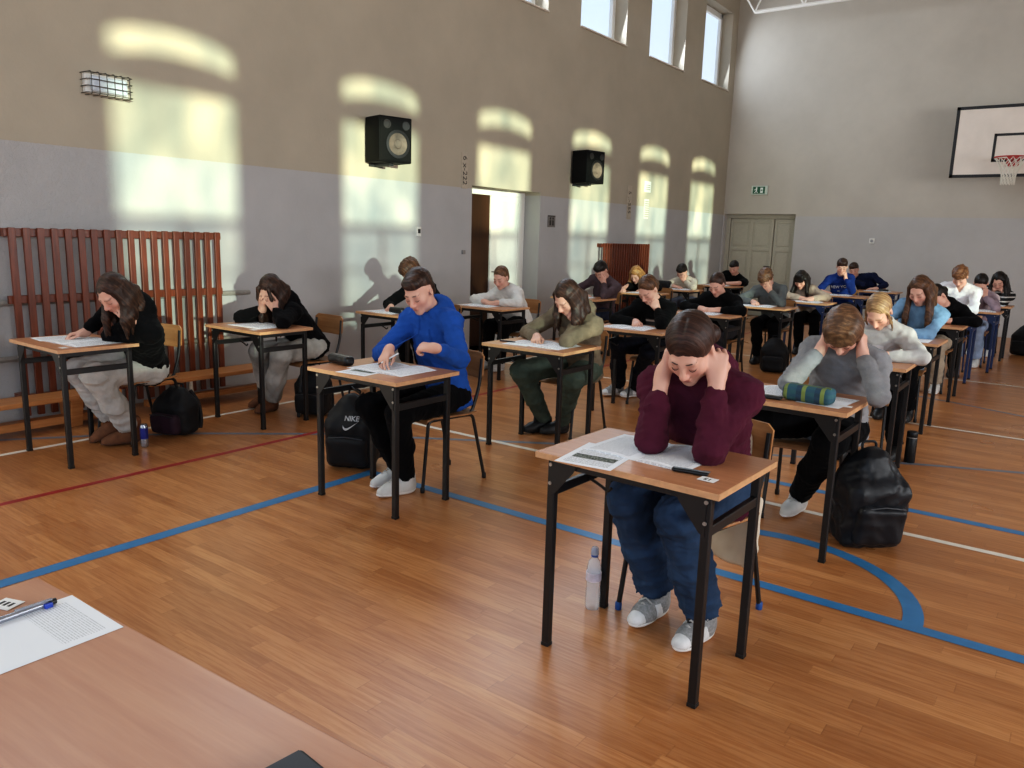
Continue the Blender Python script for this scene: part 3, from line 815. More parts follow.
# far double door with panels
gp = plain('grey green door paint', (178, 172, 156), .5, var=.05); gd = plain('door groove', (118, 112, 100), .6)
yd = YF+.16
m = MB()
for (p, q, r, s_) in ((FD[0], FD[1], 2.03, 2.12), (FD[0], FD[0]+.09, 0, 2.03), (FD[1]-.03, FD[1], 0, 2.03)): m.box((p, yd-.03, r), (q, yd+.04, s_))
m.box((FD[0], yd+.035, 0), (FD[1], yd+.06, 2.1))
d2 = m.build('door_2', gp, kind='structure', bevel=.005)
for (a, b, cols) in ((-6.37, -5.45, [(-6.33, -5.96), (-5.88, -5.51)]), (-5.43, -5.02, [(-5.38, -5.08)])):
    m = MB().box((a, yd, 0), (b, yd+.03, 2.02))
    xs = [a]+[v for c in cols for v in c]+[b]
    for p, q in zip(xs[::2], xs[1::2]): m.box((p, yd-.016, 0), (q, yd, 2.02))
    for (p, q) in cols:
        for (z0, z1) in ((0, .12), (.62, .70), (1.36, 1.44), (1.94, 2.02)): m.box((p, yd-.016, z0), (q, yd, z1))
        for (z0, z1) in ((.12, .62), (.70, 1.36), (1.44, 1.94)): m.box((p+.035, yd-.010, z0+.035), (q-.035, yd, z1-.035))
    m.build('leaf', gp, d2, bevel=.004)
m = MB().tube(fillet([(-5.47, yd-.01, 1.05), (-5.47, yd-.06, 1.05), (-5.58, yd-.06, 1.05)], .015), .009); m.build('handle', plain('dark handle', (70, 66, 60), .4, .7), d2, True)
# roof truss close to the far wall
tw = plain('white truss paint', (226, 222, 214), .5, var=.03)
ty, tz = 15.2, 5.78
tr_ = empty('roof_truss', (-2, ty, tz), 'white tubular steel roof truss crossing above the far wall', 'roof truss')
tr_['kind'] = 'thing'
MB().tube([(-3.75, 0, 0), (7.8, 0, 0)], .035).build('bottom_chord', tw, tr_, True)
MB().tube([(-4.4, 0, .95), (7.8, 0, .95)], .035).build('top_chord', tw, tr_, True)
for k in range(10):
    xa_ = -3.75+k*.9
    MB().tube([(xa_-.45 if k else -4.35, 0, .95), (xa_, 0, 0)], .016).build('web_bar', tw, tr_, True)
    MB().tube([(xa_, 0, 0), (xa_+.45, 0, .95)], .016).build('web_bar', tw, tr_, True)
# floor markings
def strip(name, pts, w, mat, z=.0015, closed=False):
    m = MB(); n = len(pts); pts = [Vector((*p, z)) for p in pts]; L = []; R_ = []
    for i, p in enumerate(pts):
        a = pts[max(i-1, 0)]; b = pts[min(i+1, n-1)]; t_ = (b-a).normalized(); nn = Vector((-t_.y, t_.x, 0))
        L.append(p+nn*w/2); R_.append(p-nn*w/2)
    for i in range(n-1): m.quad(R_[i], R_[i+1], L[i+1], L[i])
    return m.build(name, mat, kind='structure')
def line_paint(name, rgb): return plain(name, rgb, .38, var=.08, scale=12)
lw, lb, lr, lg = line_paint('white line', (226, 218, 205)), line_paint('blue line', (58, 120, 168)), line_paint('red line', (158, 42, 42)), line_paint('grey blue line', (112, 122, 136))
strip('trim_1', [(-5.62, YB), (-5.62, YF)], .05, lw)
strip('trim_2', [(-4.61, YB), (-4.61, YF)], .05, lr, .001)
strip('trim_3', [(-3.555, YB), (-3.555, 3.38)], .08, lb)
strip('trim_4', [(-3.595, 3.345), (6, 3.345)], .07, lb, .002)
strip('trim_5', [(-1.06+.66*math.cos(PI*k/36), 3.345+.66*math.sin(PI*k/36)) for k in range(37)], .08, lb)
strip('trim_6', [(-5.6, 4.49), (6, 4.49)], .05, lw)
strip('trim_7', [(-2.2, 4.93), (6, 4.93)], .07, lb, .001)
strip('trim_8', [(-5.6, 7.49), (6, 7.49)], .05, lw)
strip('trim_9', [(-5.6, 10.45), (6, 10.45)], .05, lw)
strip('trim_10', [(-6.2, 1.9), (-5.7, 2.6), (-5.2, 3.17), (-4.49, 3.81), (-3.74, 4.3), (-2.8, 4.92), (-1.8, 5.52), (-.84, 6.05), (-.2, 6.34), (1, 6.75), (3, 7.1)], .05, lg, .0008)
strip('trim_11', [(-3, 9.45), (-1.8, 9.1), (-.98, 8.85), (-.34, 8.58), (.5, 8.1), (1.4, 7.2)], .045, lg, .0008)
# ---------------------------------------------------------------- wall fittings
steel = plain('fitting steel', (150, 150, 148), .35, .8); white_p = plain('white plastic', (222, 220, 214), .4, var=.03); blackp = plain('black plastic', (20, 20, 21), .45)
darkp = plain('dark grey plastic', (48, 48, 50), .5)
def speaker(yc, zc, label, rz):
    r = empty('speaker', (XW, yc, zc), label, 'speaker', 'black wall speakers')
    R = Matrix.Rotation(rz, 4, 'Z'); T = Matrix.Translation((.215, 0, 0)) @ R
    MB().box((-.15, -.20, -.235), (.15, .20, .235), T).build('cabinet', plain('speaker black', (7, 7, 8), .7, spec=.2), r, bevel=.012)
    MB().box((.15, -.185, -.215), (.156, .185, .215), T).build('baffle', plain('speaker baffle', (10, 10, 11), .65, spec=.2), r, bevel=.004)
    m = MB()
    def disc(mm, y, z, r0, prof):
        M2 = T @ Matrix.Translation((.156, y, z)) @ Matrix.Rotation(PI/2, 4, 'Y')
        i = len(mm.v); mm.lathe(prof, 28); mm.v[i:] = [tuple(M2 @ Vector(p)) for p in mm.v[i:]]
    disc(m, .02, -.045, .1, [(.115, 0), (.115, .006), (.108, .006), (.104, .004), (.05, -.0), (.04, .012), (.0, .016)]); m.build('woofer', plain('woofer cone', (104, 90, 82), .7, var=.35, scale=14), r, True)
    m = MB(); disc(m, .02, -.045, .1, [(.145, 0), (.145, .010), (.114, .012), (.114, 0)]); m.build('woofer_rim', blackp, r, True)
    for y, n_ in ((-.11, 'tweeter'), (.12, 'port')):
        m = MB(); disc(m, y, .15, .04, [(.045, 0), (.045, .006), (.034, .006), (.030, .001), (0, .001)]); m.build(n_, darkp if n_ == 'port' else plain('tweeter dome', (44, 42, 42), .5), r, True)
    m = MB().box((0, -.09, -.27), (.03, .09, .12)); m.box((0, -.03, -.265), (.26, .03, -.235)).build('wall_bracket', darkp, r)
speaker(6.19, 2.49, 'black wall speaker nearer the camera, left of the doorway', math.radians(-14))
speaker(10.34, 2.56, 'black wall speaker between doorway and last sunlit patches', math.radians(-10))
r = empty('emergency_light', (XW, 3.27, 2.59), 'caged emergency light high on the long wall above the wooden rack', 'wall lamp')
MB().box((0, -.17, -.075), (.05, .17, .075)).build('housing', white_p, r, bevel=.01)
MB().box((.05, -.135, -.058), (.085, .15, .058)).build('diffuser', plain('lamp diffuser', (214, 224, 236), .15, var=.05), r, bevel=.02)
m = MB()
for z in (-.075, -.025, .025, .075): m.tube(fillet([(.0, -.18, z), (.115, -.18, z), (.115, .18, z), (.0, .18, z)], .03), .0035, 6)
for y in (-.15, -.09, -.03, .03, .09, .15): m.tube(fillet([(.0, y, -.085), (.115, y, -.085), (.115, y, .085), (.0, y, .085)], .02), .0035, 6)
m.build('wire_cage', plain('cage wire', (90, 88, 82), .4, .7), r, True)
def rotx(loc, rz=0): return Matrix.Translation(loc) @ Matrix.Rotation(PI/2, 4, 'Z') @ Matrix.Rotation(PI/2, 4, 'X') @ Matrix.Rotation(rz, 4, 'Z')
ink = plain('dark print', (52, 50, 48), .7)
def plate(name, y, z, w, hgt, label, cat, mat=white_p, d=.008, parts=None):
    r = MB().box((0, -w/2, -hgt/2), (d, w/2, hgt/2)).build(name, mat, loc=(XW, y, z), bevel=.003); tag(r, label, cat); return r
r = plate('room_number_strip', 7.72, 2.31, .12, .44, 'narrow vertical strip with dark numbers left of the doorway', 'sign', plain('strip grey', (184, 174, 158), .7))
text_mesh('lettering', '6 x-222', .115, ink, r, .0006, rotx((.0088, 0, 0), -PI/2))
r = plate('room_number_strip', 12.08, 2.14, .15, .56, 'narrow vertical number strip on the wall between the far sunlit patches', 'sign', plain('strip grey', (184, 174, 158), .7))
text_mesh('lettering', '5 ..-555', .125, ink, r, .0006, rotx((.0088, 0, 0), -PI/2))
r = plate('toilet_sign', 9.72, 1.75, .20, .17, 'small square pictogram sign right of the doorway', 'sign', plain('sign grey', (120, 116, 112), .6))
m = MB()
for y in (-.035, .035): m.box((.008, y-.022, -.06), (.0095, y+.022, .015)); m.prism([(y+.018*math.cos(a*PI/6), .04+.018*math.sin(a*PI/6)) for a in range(12)], 0, .008, .0095)
m.build('pictogram', ink, r)
m = MB().box((.008, -.095, .068), (.0092, .095, .08)); m.build('border', ink, r)
r = plate('thermostat', 6.88, 1.54, .07, .11, 'small white thermostat on the wall right of the first speaker', 'thermostat', d=.025)
MB().box((.025, -.02, -.02), (.029, .02, .03)).build('display', darkp, r)
r = plate('door_bell_button', 7.72, 1.30, .06, .05, 'small grey wall button beside the left edge of the doorway', 'switch', plain('button grey', (140, 138, 136), .5), .02)
r = plate('wall_notice', 12.72, 2.44, .24, .19, 'small white notice on the sunlit wall above the louvre', 'notice', d=.012)
m = MB(); [m.box((.012, -.09, z), (.0126, .09, z+.012)) for z in (-.05, -.015, .02)]; m.build('print', plain('grey print', (150, 148, 142), .7), r)
r = plate('wall_vent', 12.72, 2.06, .17, .34, 'small white louvred vent on the sunlit wall under a notice', 'vent', d=.01)
m = MB()
for k in range(8): m.box((.010, -.07, -.14+.037*k), (.018, .07, -.125+.037*k))
m.build('louvre', plain('vent grey', (176, 170, 156), .5), r)
r = MB().box((-.05, -.02, -.05), (.05, 0, .05)).build('wall_socket', white_p, loc=(-3.49, YF, 1.63), bevel=.006); tag(r, 'small white socket on the bare far wall', 'socket')
MB().prism([(.028*math.cos(a*PI/8), .028*math.sin(a*PI/8)) for a in range(16)], 1, -.024, -.02).build('socket_ring', plain('socket grey', (150, 150, 150), .5), r)
# exit sign: running figure and door
r = MB().box((-.17, -.03, -.09), (.17, 0, .09)).build('exit_sign', plain('sign white', (196, 206, 196), .4), loc=(-5.76, YF, 2.60), bevel=.004); tag(r, 'green and white emergency exit sign above the panelled far door', 'exit sign')
MB().box((-.135, -.033, -.07), (.115, -.03, .07)).build('green_panel', plain('exit green', (30, 92, 66), .5), r)
m = MB(); sgn = lambda u, w_: (u, -.036, w_)
m.prism([(-.06+.016*math.cos(a*PI/6), .045+.016*math.sin(a*PI/6)) for a in range(12)], 1, -.035, -.033)
for P_ in ([(-.075, .03), (-.045, .03), (-.05, -.015), (-.075, -.015)], [(-.075, -.015), (-.06, -.015), (-.09, -.06), (-.105, -.055)], [(-.065, -.015), (-.05, -.015), (-.03, -.055), (-.045, -.06)], [(-.08, .03), (-.075, .018), (-.105, -.005), (-.11, .005)]): m.prism(P_, 1, -.035, -.033)
for P_ in ([(.02, .05), (.075, .05), (.075, -.055), (.02, -.055)],): m.prism(P_, 1, -.035, -.033)
m.build('running_figure', plain('sign white2', (232, 238, 232), .5), r)
MB().prism([(.03, .008), (.05, .008), (.05, .025), (.068, 0), (.05, -.025), (.05, -.008), (.03, -.008)], 1, -.037, -.035).build('arrow', MATS['exit green'], r)
# basketball goal
bx, by_, bz = -1.29, 15.4, 3.285
g = empty('basketball_backboard', (bx, by_, bz), 'white wooden basketball backboard with black border, red hoop and net on the far wall', 'basketball hoop')
MB().box((-.9, 0, -.575), (.9, .03, .575)).build('board', plain('board white', (226, 214, 202), .55, var=.06, scale=3), g)
m = MB(); w = .05
for (a, b, c, d) in ((-.9, .9, -.575, -.575+w), (-.9, .9, .575-w, .575), (-.9, -.9+w, -.575, .575), (.9-w, .9, -.575, .575)): m.box((a, -.004, c), (b, 0, d))
m.build('border', plain('board black', (28, 28, 30), .5), g)
m = MB()
for (a, b, c, d) in ((-.31, .31, .08, .12), (-.31, -.27, -.33, .12), (.27, .31, -.33, .12), (-.31, .31, -.33, -.29)): m.box((a, -.004, c), (b, 0, d))
m.build('target_square', MATS['board black'], g)
m = MB(); zr = -.30; cy = -.38
ring = [(.228*math.cos(2*PI*k/32), cy+.228*math.sin(2*PI*k/32), zr) for k in range(33)]
m.tube(ring, .011, 8, False); m.box((-.07, cy+.215, zr-.012), (.07, 0, zr+.012)); m.box((-.09, -.02, zr-.11), (.09, -.004, zr+.06))
m.build('hoop', plain('hoop red', (176, 48, 44), .45), g, True)
m = MB(); N_ = 14
def netp(a, k):
    f = k/6; rr = .222*(1-f)+.115*f+.0*f; rr = .222-.125*math.sin(min(f*1.25, 1)*PI/2)
    return (rr*math.cos(a), cy+rr*math.sin(a), zr-.005-.42*f)
for j in range(N_):
    for s_ in (1, -1): m.tube([netp(2*PI*(j+s_*k*.5)/N_, k) for k in range(7)], .0055, 5)
m.build('net', plain('net cord', (230, 226, 214), .8, var=.04), g, True)
for x in (-.55, .55):
    m = MB().tube([(x, .03, .35), (x*.9, .93, .35)], .03); m.tube([(x, .03, -.4), (x*.9, .93, .35)], .022); m.build('support_arm', darkp, g, True)
# wooden slat racks on the long wall, benches under the first
rackw = wood('varnished slats', (94, 44, 26), (138, 70, 42), 2, .33, gloss=.5)
def rack(y0, y1, z1, n, label, xf):
    r = empty('wall_rack', (xf, (y0+y1)/2, 0), label, 'wooden rack', 'reddish slat racks')
    yc = (y0+y1)/2; w = (y1-y0)/(n*1.0)
    for k in range(n):
        y = y0-yc+w*(k+.5)
        MB().box((-.025, y-w*.25, .07), (0, y+w*.25, z1)).build('slat', rackw, r, bevel=.004)
    for z in (.2, .95, z1-.035): MB().box((-.06, y0-yc, z-.03), (-.025, y1-yc, z+.03)).build('batten', rackw, r, bevel=.004)
    for y in (y0-yc+.06, y1-yc-.06):
        for z in (.2, z1-.035): MB().box((XW-xf, y-.03, z-.03), (-.06, y+.03, z+.03)).build('wall_bracket', rackw, r)
rack(2.40, 4.16, 1.475, 18, 'long reddish wooden slat rack behind the two benches', -6.33)
rack(11.05, 12.70, 1.45, 20, 'smaller looking reddish slat rack on the long wall beyond the doorway', -6.36)
r = empty('heating_pipe', (XW, 3.3, 0), 'grey heating pipes running along the wall behind the slat rack', 'pipe')
for z in (.50, .92): MB().tube([(.06, -1.9, z), (.06, 1.2, z)], .022).build('pipe_run', plain('pipe grey', (146, 142, 136), .45), r, True)
benchw = wood('bench pine', (176, 112, 62), (206, 146, 90), 1, .4)
b = empty('gym_bench', (-6.12, 2.05, 0), 'low wooden gym bench with wedge legs at the left edge, behind the first desk', 'bench')
MB().box((-.13, -1.2, .215), (.13, .95, .25)).build('seat', benchw, b, bevel=.006)
MB().box((-.05, -1.2, .03), (.05, .95, .09)).build('beam', benchw, b, bevel=.006)
for y in (-.9, .62): MB().prism([(-.11, .215), (.11, .215), (.07, 0), (-.07, 0)], 1, y-.045, y+.045).build('leg', benchw, b, bevel=.004)
b = empty('gym_bench', (-6.12, 3.95, 0), 'low wooden gym bench with pale curved legs under the right half of the rack', 'bench')
MB().box((-.14, -.72, .235), (.14, .62, .27)).build('seat', benchw, b, bevel=.006)
for y in (-.35, .45):
    for x in (-.1, .1): MB().tube(fillet([(x, y, .235), (x*1.05, y, .15), (x*1.25, y+.03, .0)], .05), .016).build('leg', plain('pale enamel', (196, 186, 168), .4), b, True)
MB().box((-.03, -.7, .05), (.03, .6, .10)).build('beam', benchw, b, bevel=.004)
# ---------------------------------------------------------------- desks and chairs
beech = wood('beech laminate', (176, 120, 84), (196, 140, 102), 0, .34, .8, .45)
edge_m = plain('beech edge', (202, 156, 116), .45)
frame_k = plain('black powder coat', (22, 21, 22), .42, var=.05)
frame_b = plain('blue powder coat', (30, 48, 88), .42, var=.05)
ply = wood('plywood', (148, 102, 62), (178, 130, 86), 0, .4, .7)
plastic_k = plain('black cap', (16, 16, 17), .5); plastic_b = plain('blue cap', (30, 82, 150), .45); boltm = plain('bolt steel', (176, 172, 166), .3, .8)
def make_desk(label, fm, who=None):
    r = empty('school_desk', (0, 0, 0), label, 'desk', 'single exam desks in three rows')
    MB().box((-.349, -.249, .738), (.349, .249, .76)).build('tabletop', beech, r, bevel=.003)
    m = MB()
    for (a, b, c, d) in ((-.35, .35, -.2515, -.249), (-.35, .35, .249, .2515), (-.3515, -.349, -.25, .25), (.349, .3515, -.25, .25)): m.box((a, c, .7385), (b, d, .7595))
    m.build('edge_band', edge_m, r)
    lx, ly, t = .300, .205, .015
    m = MB()
    for y in (-ly, ly): m.box((-lx-t, y-.012, .708), (lx+t, y+.012, .738))
    for x in (-lx, lx): m.box((x-.012, -ly, .708), (x+.012, ly, .738))
    m.build('top_frame', fm, r, bevel=.002)
    for x in (-lx, lx):
        for y in (-ly, ly):
            l = MB().box((x-t, y-t, .012), (x+t, y+t, .738)).build('leg', fm, r, bevel=.004)
            MB().box((x-t-.001, y-t-.001, 0), (x+t+.001, y+t+.001, .014)).build('foot_cap', plastic_k, l, bevel=.002)
        MB().box((x-.011, -ly, .595), (x+.011, ly, .630)).build('side_bar', fm, r, bevel=.003)
        sx = -1 if x > 0 else 1
        MB().prism([(x, .737), (x+sx*.115, .737), (x+sx*.095, .70), (x+sx*.02, .61), (x, .60)], 1, -ly-t-.003, -ly-t).build('gusset_plate', fm, r)
        m = MB()
        for z in (.715, .645): m.prism([(x+.007*math.cos(a*PI/4), z+.007*math.sin(a*PI/4)) for a in range(8)], 1, -ly-t-.007, -ly-t-.003)
        m.build('bolt', boltm, r)
    MB().tube(fillet([(-lx+.012, .02, .612), (-lx+.07, .02, .590), (-lx+.10, .02, .575), (-lx+.115, .02, .592)], .01), .006, 6).build('bag_hook', fm, r, True)
    return r
def make_chair(label, fm, cap):
    r = empty('school_chair', (0, 0, 0), label, 'chair', 'plywood exam chairs')
    # curved seat: front edge rolls down
    prof = [(-.20, .425), (-.185, .441), (-.15, .450), (.0, .445), (.12, .443), (.19, .452)]
    m = MB()
    for (a, b) in zip(prof, prof[1:]): m.box((-.19, a[0], 0), (.19, b[0], .001))
    m = MB(); top = [(y, z) for y, z in prof]; bot = [(y, z-.012) for y, z in prof][::-1]
    m.prism(top+bot, 0, -.19, .19); m.build('seat', ply, r, bevel=.003)
    n = 12; m = MB(); z0, z1 = .645, .805
    def bk(u, z, off): return (u*.185, .225+.075*(z-.60)+off-.035*(1-u*u)*-1*.5, z)
    pts = []
    for i in range(n):
        u0, u1 = -1+2*i/n, -1+2*(i+1)/n
        for zz0, zz1 in ((z0, z1),):
            f = lambda u: .018*(1 if abs(u) > .9 else 0)
            a0, a1, b0, b1 = z0+f(u0), z1-f(u0)*1.2, z0+f(u1), z1-f(u1)*1.2
            m.quad(bk(u0, a0, 0), bk(u1, b0, 0), bk(u1, b1, 0), bk(u0, a1, 0)); m.quad(bk(u0, a0, .011), bk(u0, a1, .011), bk(u1, b1, .011), bk(u1, b0, .011))
            m.quad(bk(u0, a1, 0), bk(u1, b1, 0), bk(u1, b1, .011), bk(u0, a1, .011)); m.quad(bk(u0, a0, 0), bk(u0, a0, .011), bk(u1, b0, .011), bk(u1, b0, 0))
    for u in (-1, 1): f = .018; m.quad(bk(u, z0+f, 0), bk(u, z1-f*1.2, 0), bk(u, z1-f*1.2, .011), bk(u, z0+f, .011))
    m.build('backrest', ply, r)
    for s in (-1, 1):
        x = s*.165
        MB().tube(fillet([(x*1.08, -.215, .012), (x, -.165, .425), (x, -.10, .428)], .04), .0105, 8).build('leg', fm, r, True)
        MB().tube(fillet([(x*1.08, .27, .012), (x, .175, .425), (x, .10, .428)], .05), .0105, 8).build('leg', fm, r, True)
        MB().tube([(x, -.11, .428), (x, .15, .428)], .0105, 8).build('seat_rail', fm, r, True)
        MB().tube(fillet([(x, .06, .428), (x, .165, .43), (x*1.02, .225, .60), (x*1.02, .240, .77)], .06), .0105, 8).build('back_post', fm, r, True)
        for y in (-.215, .27): MB().lathe([(.0125, 0), (.014, .003), (.014, .028), (.0115, .034)], 10, (x*1.08, y*1.0, 0)).build('foot_cap', cap, r, True)
    for y in (-.12, .12): MB().tube([(-.165, y, .425), (.165, y, .425)], .008, 6).build('cross_bar', fm, r, True)
    return r
DESK = dict(A1=(-5.3, 2.36), A2=(-5.27, 3.76), A3=(-5.35, 5.42), A4=(-5.25, 6.72), A5=(-5.3, 8.75), A6=(-5.3, 10.35), A7=(-5.35, 11.7), A8=(-5.35, 13.5),
    B1=(-3.15, 3.06), B2=(-3.12, 4.6), B3=(-3.16, 6.15), B4=(-3.3, 8.05), B5=(-3.22, 9.6), B6=(-3.1, 10.95), B7=(-3.05, 12.9), B8=(-2.97, 14.8),
    C1=(-1.17, 2.48), C2=(-1.17, 4.0), C3=(-1.22, 5.66), C4=(-1.27, 7.3), C5=(-1.3, 9.03), C6=(-1.32, 10.4), C7=(-1.2, 11.55), C8=(-1.18, 12.9))
SHORT = dict(A1='girl in black hoodie and pale sweatpants', A2='girl hiding her face in both hands', A3='curly-haired boy in black jacket', A4='woman in white sweatshirt', A5='boy in plum-brown hoodie',
    A6='blond curly-haired girl', A7='boy in cream sweater', A8='man in black T-shirt', B1='boy in bright blue hoodie', B2='long-haired student in olive hoodie', B3='girl in cardigan over striped top',
    B4='girl in black zip jacket', B5='curly-haired boy in dark grey', B6='girl in beige sweater', B7='boy in blue lettered sweatshirt', B8='boy in dark navy sweater', C1='girl in burgundy hoodie',
    C2='mop-haired boy in light grey', C3='blond girl in grey cardigan', C4='long-haired girl with light blue sleeves', C5='slumped student in black hoodie', C6='red-haired boy in white shirt',
    C7='girl with grey and pink top', C8='girl in monochrome stripes')
BLUE = {'B6', 'B7', 'B8', 'C6', 'C7'}
CHD = dict(C1=(-.01, .40, -.24), B1=(-.02, .45, -.18), A1=(-.13, .48, .18), C2=(0, .45, .14), B2=(-.06, .50, -.05), B7=(-.15, .46, 0), B8=(-.2, .46, 0))
d0 = {}; c0 = {}
for k, (x, y) in DESK.items():
    col = 'blue' if k in BLUE else 'black'
    lab = 'beech-topped desk with %s frame, %s sits at it' % (col, SHORT[k])
    if col not in d0: o = d0[col] = make_desk(lab, frame_b if k in BLUE else frame_k)
    else: o = copy_tree(d0[col])
    o.location = (x, y, 0); o['label'] = lab; o.rotation_euler = (0, 0, {'C1': -.03, 'A6': .05, 'B3': .03}.get(k, random.uniform(-.015, .015)))
    cc = 'bluefoot' if k == 'C1' else col
    lab = 'plywood chair with %s legs under %s' % ('blue-tipped black' if k == 'C1' else col, SHORT[k])
    if cc not in c0: o = c0[cc] = make_chair(lab, frame_b if k in BLUE else frame_k, plastic_b if k == 'C1' else plastic_k)
    else: o = copy_tree(c0[cc])
    dx, dy, rz = CHD.get(k, (0, .46, random.uniform(-.06, .06)))
    o.location = (x+dx, y+dy, 0); o.rotation_euler = (0, 0, rz); o['label'] = lab
# ---------------------------------------------------------------- teacher's desk in the foreground
td = empty('teacher_desk', (-.515, .335, 0), 'wide beech teacher desk in the near left corner of the view', 'desk', None, .041)
MB().box((-1.23, -.42, .733), (1.23, .385, .76)).build('tabletop', wood('teacher beech', (178, 124, 92), (194, 143, 110), 0, .34, .6, .32), td, bevel=.003)
m = MB()
for x in (-1.15, 1.15):
    for y in (-.35, .31): MB().box((x-.02, y-.02, 0), (x+.02, y+.02, .735)).build('leg', frame_k, td, bevel=.003)
for y in (-.35, .31): m.box((-1.15, y-.015, .69), (1.15, y+.015, .733))
m.build('top_frame', frame_k, td)
# ---------------------------------------------------------------- papers
pt, pf, ps = paper_mat('paper text', 'text'), paper_mat('paper form', 'form'), paper_mat('paper sparse', 'sparse')
def sheet_mesh(w, l, mat, z=0.0008, curl=0, seg=8, name='paper'):
    m = MB()
    for i in range(seg):
        a, b = i/seg, (i+1)/seg
        za, zb = z+curl*math.sin(PI*a), z+curl*math.sin(PI*b)
        m.quad((-w/2+w*a, -l/2, za), (-w/2+w*b, -l/2, zb), (-w/2+w*b, l/2, zb), (-w/2+w*a, l/2, za), [(a, 0), (b, 0), (b, 1), (a, 1)])
    return m
def sheet(x, y, rz, label, mat, z=.7605, w=.21, l=.297, group=None):
    o = sheet_mesh(w, l, mat, .0004).build('exam_sheet', mat, loc=(x, y, z), smooth=True); o.rotation_euler = (0, 0, rz); return tag(o, label, 'paper', group)
def booklet(x, y, rz, label, z=.7605, s=1.0, sheet_l=.297, curl=.012):
    r = empty('exam_booklet', (x, y, z), label, 'booklet', None, rz)
    w = .21*s; l = sheet_l*s
    for q in (-1, 1):
        m = MB(); n = 8
        zf = lambda t: .001+curl*math.sin(PI*min(1, t*1.1))*(1-t*.3)*(1 if q > 0 else .7)
        for i in range(n):
            a, b = i/n, (i+1)/n
            xa_, xb_ = q*w*a, q*w*b
            P_ = [(xa_, -l/2, zf(a)), (xb_, -l/2, zf(b)), (xb_, l/2, zf(b)), (xa_, l/2, zf(a))]; U = [(a, 1), (b, 1), (b, 0), (a, 0)] if q > 0 else [(1-a, 1), (1-b, 1), (1-b, 0), (1-a, 0)]
            m.quad(*P_, U) if q > 0 else m.quad(*P_[::-1], U[::-1])
            m.quad((xa_, -l/2, 0), (xb_, -l/2, 0), (xb_, -l/2, zf(b)), (xa_, -l/2, zf(a)))
        m.build('page', pt, r, smooth=True)
    return r
pin = plain('pen dark', (26, 28, 34), .35); pblue = plain('pen blue', (36, 66, 168), .35); pwhite = plain('pen white', (220, 220, 222), .35)
def pen(a, b, mat, label, r0=.0045):
    a, b = Vector(a), Vector(b); d = (b-a); o = a; L = d.length; d.normalize()
    e = MB().tube([(0, 0, 0), d*L*.82], r0, 10).build('pen', mat, loc=a, smooth=True); tag(e, label, 'pen')
    MB().tube([d*L*.82, d*L*.93, d*L], [r0, r0*.7, .0008], 10).build('tip', pin if mat != pin else plain('pen grip', (90, 92, 98), .3), e, True)
    side = d.cross(Vector((0, 0, 1))).normalized() if abs(d.z) < .9 else Vector((1, 0, 0)); upv = side.cross(d)
    MB().tube([upv*r0*1.4+d*.004, upv*r0*1.5+d*L*.26], .0012, 6).build('clip', steel, e, True)
    return e
def card(x, y, rz, txt, label, z=.7608, w=.055, l=.04, tilt=0):
    o = MB().box((-w/2, -l/2, 0), (w/2, l/2, .001)).build('number_card', plain('card white', (232, 230, 228), .6, var=.02), loc=(x, y, z)); o.rotation_euler = (tilt, 0, rz); tag(o, label, 'card')
    if txt: text_mesh('number', txt, l*.62, ink, o, .0002, Matrix.Translation((0, 0, .0013)), True)
    return o
def case(x, y, rz, label, mat, size=(.21, .075, .055), z=.7605, zip_m=None, name='pencil_case', cat='pencil case', rad=.024, h=.006):
    F = Field(A(-size[0]/2-.02, -size[1]/2-.02, -.02), A(size[0]/2+.02, size[1]/2+.02, size[2]+.03), h)
    F.rbox(A(0, 0, size[2]/2), (size[0]/2, size[1]/2, size[2]/2), rad, 0); F.folds(.003, 50, int(abs(x*100+y*10)) % 97)
    P, Q = F.mesh(); P = relax(P, Q, 1); P[:, 2] = np.maximum(P[:, 2], 0)
    o = np_mesh(name, P, Q, mat); o.location = (x, y, z); o.rotation_euler = (0, 0, rz); tag(o, label, cat)
    m = MB().tube([(-size[0]*.44, -size[1]*.1, size[2]*.965), (0, -size[1]*.1, size[2]*1.01), (size[0]*.44, -size[1]*.1, size[2]*.965)], .003, 6)
    m.build('zipper', zip_m or steel, o, True)
    MB().box((size[0]*.36, -size[1]*.1-.004, size[2]*.98), (size[0]*.36+.022, -size[1]*.1+.004, size[2]*.98+.004)).build('zip_pull', zip_m or steel, o)
    return o
